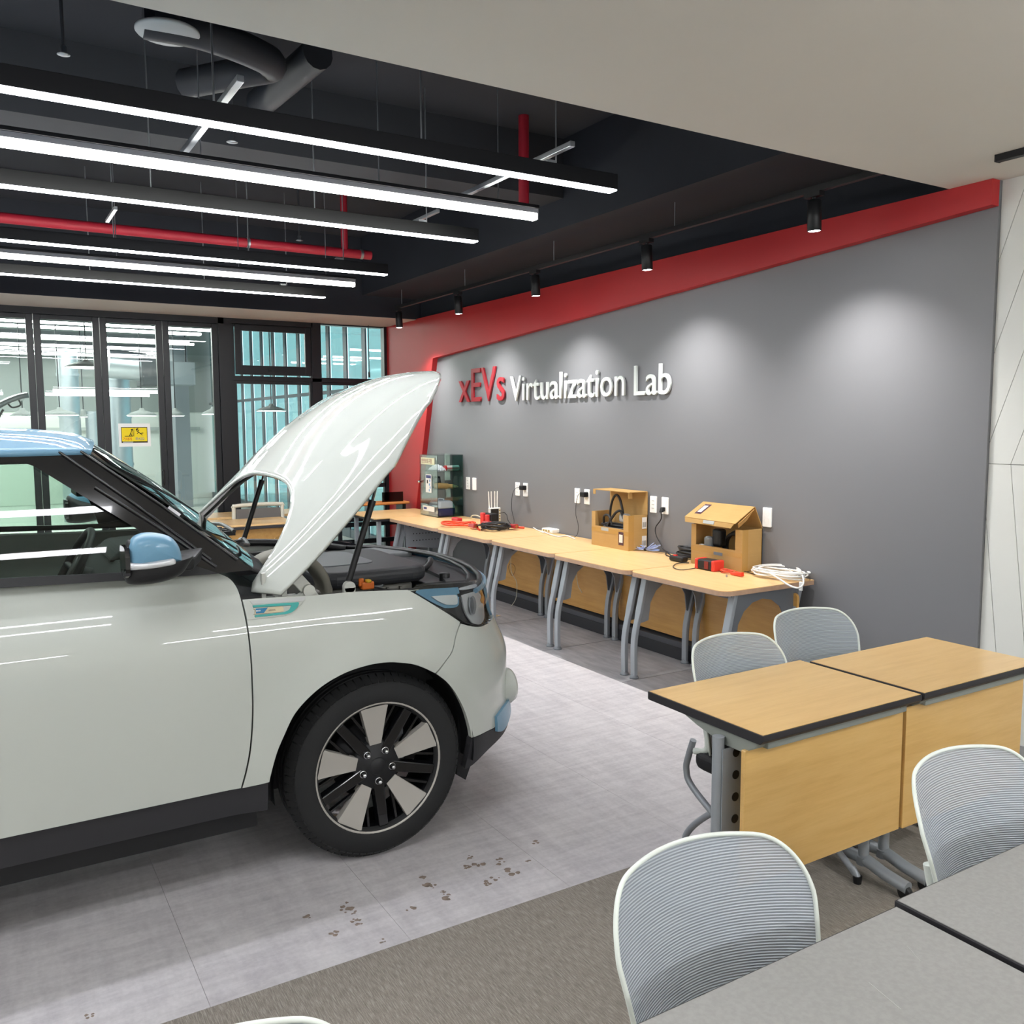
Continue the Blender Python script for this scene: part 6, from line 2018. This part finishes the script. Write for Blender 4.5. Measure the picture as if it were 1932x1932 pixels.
# leaf-like scrap under the desks
q = on(2, .004, 938, 1162)
t = tag(MB().add([(q.x - .03, q.y - .02, .002), (q.x + .02, q.y - .03, .012), (q.x + .03, q.y + .03, .003), (q.x - .01, q.y + .02, .015)], [(0, 1, 2, 3)]).build('floor_scrap', mat('scrap_tan', 'c6b08a', .7), solid=.001), 'small tan scrap on the floor beside the bumper', 'litter')
# ================================================================== the workshop beyond the glass
M_afloor = mat('annex_floor', 'd9dad4', 0.25, var=0.03, vscale=1)
YA = 21.0
struct('floor_annex', MB().box((-9, YF + .06, -.2), (9, YA + .5, -.005)), M_afloor)
struct('wall_annex_back', MB().box((-9, YA, 0), (5.2, YA + .2, 4.6)), mat('annex_wall', 'd3d6d0', .6))
struct('wall_annex_band', MB().box((-9, YA - .03, 1.95), (5.0, YA, 4.6)), mat('annex_wall_grey', '868d8c', .7))
struct('ceiling_annex', MB().box((-9, YF + .1, 4.3), (9, YA + .2, 4.45)), mat('annex_slab', '33373b', .8))
struct('wall_annex_left', MB().box((-9.2, YF, 0), (-9, YA, 4.6)), mat('annex_wall', 'd3d6d0', .6))
# facade of teal glass and steel posts, in line with the grey wall
M_teal = glass('teal_glass', 'c6e2e0', .6)
M_post = mat('facade_post', '5f676e', .45, metal=.4)
fac = struct('window_facade', MB().box((4.64, YF + .1, 0), (4.72, YA, .12)).box((4.64, YF + .1, 4.1), (4.72, YA, 4.3)).box((4.64, YF + .1, 2.12), (4.70, YA, 2.17)), M_post)
n = 0
y = 10.05
while y < YA - .2:
    MB().box((4.635, y, 0), (4.66, y + .13, 4.3)).build('facade_post', M_post, fac)
    MB().box((4.665, y + .13, .12), (4.675, y + .72, 2.12)).build('facade_pane', M_teal, fac)
    MB().box((4.665, y + .13, 2.17), (4.675, y + .72, 4.1)).build('facade_pane', M_teal, fac)
    y += .72
struct('ground_outside', MB().box((4.8, YF, -.2), (14, YA, -.01)), mat('outside_paving', 'b9c2c0', .8))
struct('wall_annex_front', MB().box((XW + .14, YF + .1, 0), (4.62, YF + .2, 4.3)).box((-9, YF + .1, 2.80), (4.62, YF + .2, 4.4)), mat('annex_wall', 'd3d6d0', .6))
# lamps
M_al = emitter('annex_lamp', 'f6fbf6', 15)
zz = 3.05
for k, (px, py) in enumerate(((408, 626), (378, 633), (356, 648), (300, 662), (296, 668), (280, 676))):
    p = on(2, zz, px, py)
    t = thing('workshop_lamp', 'glowing linear lamp in the workshop beyond the glass, %s row from the glass' % ('first', 'second', 'third', 'fourth', 'fifth', 'sixth')[k], 'lamp', (p.x, p.y, zz), 'workshop linear lamps')
    w = .07 if k in (1, 4) else .035
    MB().box((-8, p.y - w, zz), (p.x, p.y + w, zz + .03)).build('diffuser', M_al, t)
    MB().box((-8, p.y - w - .01, zz + .03), (p.x, p.y + w + .01, zz + .1)).build('housing', mat('annex_housing', '6d7276', .5), t)
    for x in (-6, -3, 0):
        MB().cyl((x, p.y, zz + .1), (x, p.y, 4.27), .004, 6).build('suspension_wire', M_steel, t)
for k, yy in enumerate((12.6, 15.2, 18.2)):
    t = MB().cyl((-8.5, yy, 3.62), (3.6, yy, 3.62), .05, 10).build('workshop_pipe', mat('annex_red', '8e4a45', .6))
    tag(t, 'dull red pipe under the workshop ceiling, ' + ('nearest the glass', 'in the middle', 'farthest from the glass')[k], 'pipe')
# pendant bay lamps
for k, (px, py, r) in enumerate(((-25, 784, .2), (43, 786, .16), (113, 784, .26), (158, 787, .06), (268, 785, .22), (331, 785, .14), (403, 782, .18), (512, 776, .24), (163, 694, .26))):
    z = 1.64 + (800 - py) / 1664 * 14.5 * 1.1
    p = on(1, 14.2 + (.9 if k == 3 else 0) - (1.2 if k == 8 else 0), px, py)
    t = thing('bay_lamp', 'round workshop pendant lamp glowing beyond the glass, ' + ('at the far left edge', 'beside the leftmost mullion', 'wide one above the car roof', 'tiny one behind the silver post', 'above the yellow notice', 'at the door handle mullion', 'right side of the last door', 'behind the raised hood', 'high one in the second pane')[k], 'lamp', tuple(p), 'bay lamps')
    MB().lathe([(0, .12), (.03, .12), (.04, .09), (r * .7, .05), (r, .012), (r, .004), (r - .01, .004)], tuple(p), 2, 24).build('shade', mat('bay_shade', '7f8483', .5), t)
    MB().lathe([(0, 0), (r * .95, .003)], tuple(p), 2, 24).build('diffuser', emitter('bay_glow', 'fbfffa', 14), t)
    MB().cyl((p.x, p.y, p.z + .12), (p.x, p.y, 4.27), .008, 6).build('stem', M_duct, t)
# silver ducts and columns
M_silver = mat('spiral_duct', 'b4bcc2', .35, metal=.7, var=.06, vscale=5)
for k, (px, r, z1) in enumerate(((134, .17, 2.9), (177, .12, 1.9), (224, .24, 2.6))):
    yq = 18.2 if k == 2 else 17.0
    p = on(1, yq, px, 830)
    t = thing('spiral_duct', 'upright silver duct pipe in the workshop, ' + ('left of the notice, tall', 'short one behind the car roof', 'thick one behind the yellow notice')[k], 'duct', (p.x, yq, 0), 'upright silver ducts')
    MB().cyl((p.x, yq, 0), (p.x, yq, z1), r, 24).build('pipe', M_silver, t)
    for z in (0.9, 1.8, 2.5):
        if z < z1:
            MB().cyl((p.x, yq, z), (p.x, yq, z + .05), r + .012, 24).build('joint_band', M_silver, t)
p0, p1 = on(1, 16.9, 262, 682), on(1, 16.9, 363, 728)
t = thing('air_duct', 'large grey rectangular duct hanging in the workshop', 'duct', (p0.x, 16.9, p1.z))
MB().box((p0.x + .35, 16.6, p1.z), (p1.x, 17.2, p0.z)).build('duct_box', mat('duct_grey', '7d858c', .5), t, bevel=.01)
MB().box((p0.x, 16.55, p1.z - .02), (p0.x + .3, 17.25, p0.z + .05)).build('flange', mat('duct_dark', '3d4247', .6), t, bevel=.01)
for x in (p0.x + .5, p1.x - .1):
    MB().cyl((x, 16.9, p0.z - .01), (x, 16.9, 4.28), .012, 6).build('hanger', M_duct, t)
MB().cyl((p0.x + .1, 16.9, p0.z - .1), (p0.x - .5, 16.9, p0.z - .05), .25, 20).build('elbow_run', M_silver, t)
t = struct('column_annex', MB().box((on(1, 19, 326, 800).x, 18.7, 0), (on(1, 19, 353, 800).x, 19.3, 4.3)), mat('column_grey', '8e949c', .6))
# rail along the back wall and a machine silhouette
t = tag(MB().box((-8, YA - .12, 1.55), (4.4, YA - .03, 1.62)).build('wall_conduit', mat('conduit', 'a7adaa', .5)), 'horizontal conduit across the workshop back wall', 'conduit')
# raised hood of a second car beyond the leftmost pane
p0, p1 = on(1, 11.4, -60, 800), on(1, 11.4, 53, 742)
t = thing('raised_hatch', 'grey raised car hatch seen beyond the leftmost glass pane', 'car hatch', (p0.x, 11.4, 0))
def hatch(u, v):
    x = p0.x + (p1.x - p0.x) * u
    z = p0.z + (p1.z - p0.z) * (1 - (1 - u) ** 1.5) + .03 * math.sin(v * math.pi)
    return (x, 11.4 + 1.3 * v, z)
MB().grid(hatch, 10, 10).build('panel', mat('silver_paint', '8f9499', .25, metal=.5), t, solid=.05)
MB().cyl((p0.x + .1, 11.5, p0.z - .3), (p1.x - .25, 11.5, p1.z - .18), .012, 8).build('gas_strut', M_black, t)
MB().tube(spline([(p1.x - .1, 11.45, p1.z - .06), (p1.x - .08, 11.45, p1.z - .13), (p1.x - .16, 11.45, p1.z - .16), (p1.x - .2, 11.45, p1.z - .12)], 5), .01, 8).build('latch_loop', M_black, t)
MB().box((p0.x - .9, 11.45, 0), (p0.x + .15, 12.65, p0.z - .15)).build('body', mat('silver_paint', '8f9499', .25, metal=.5), t, bevel=.12, seg=4)
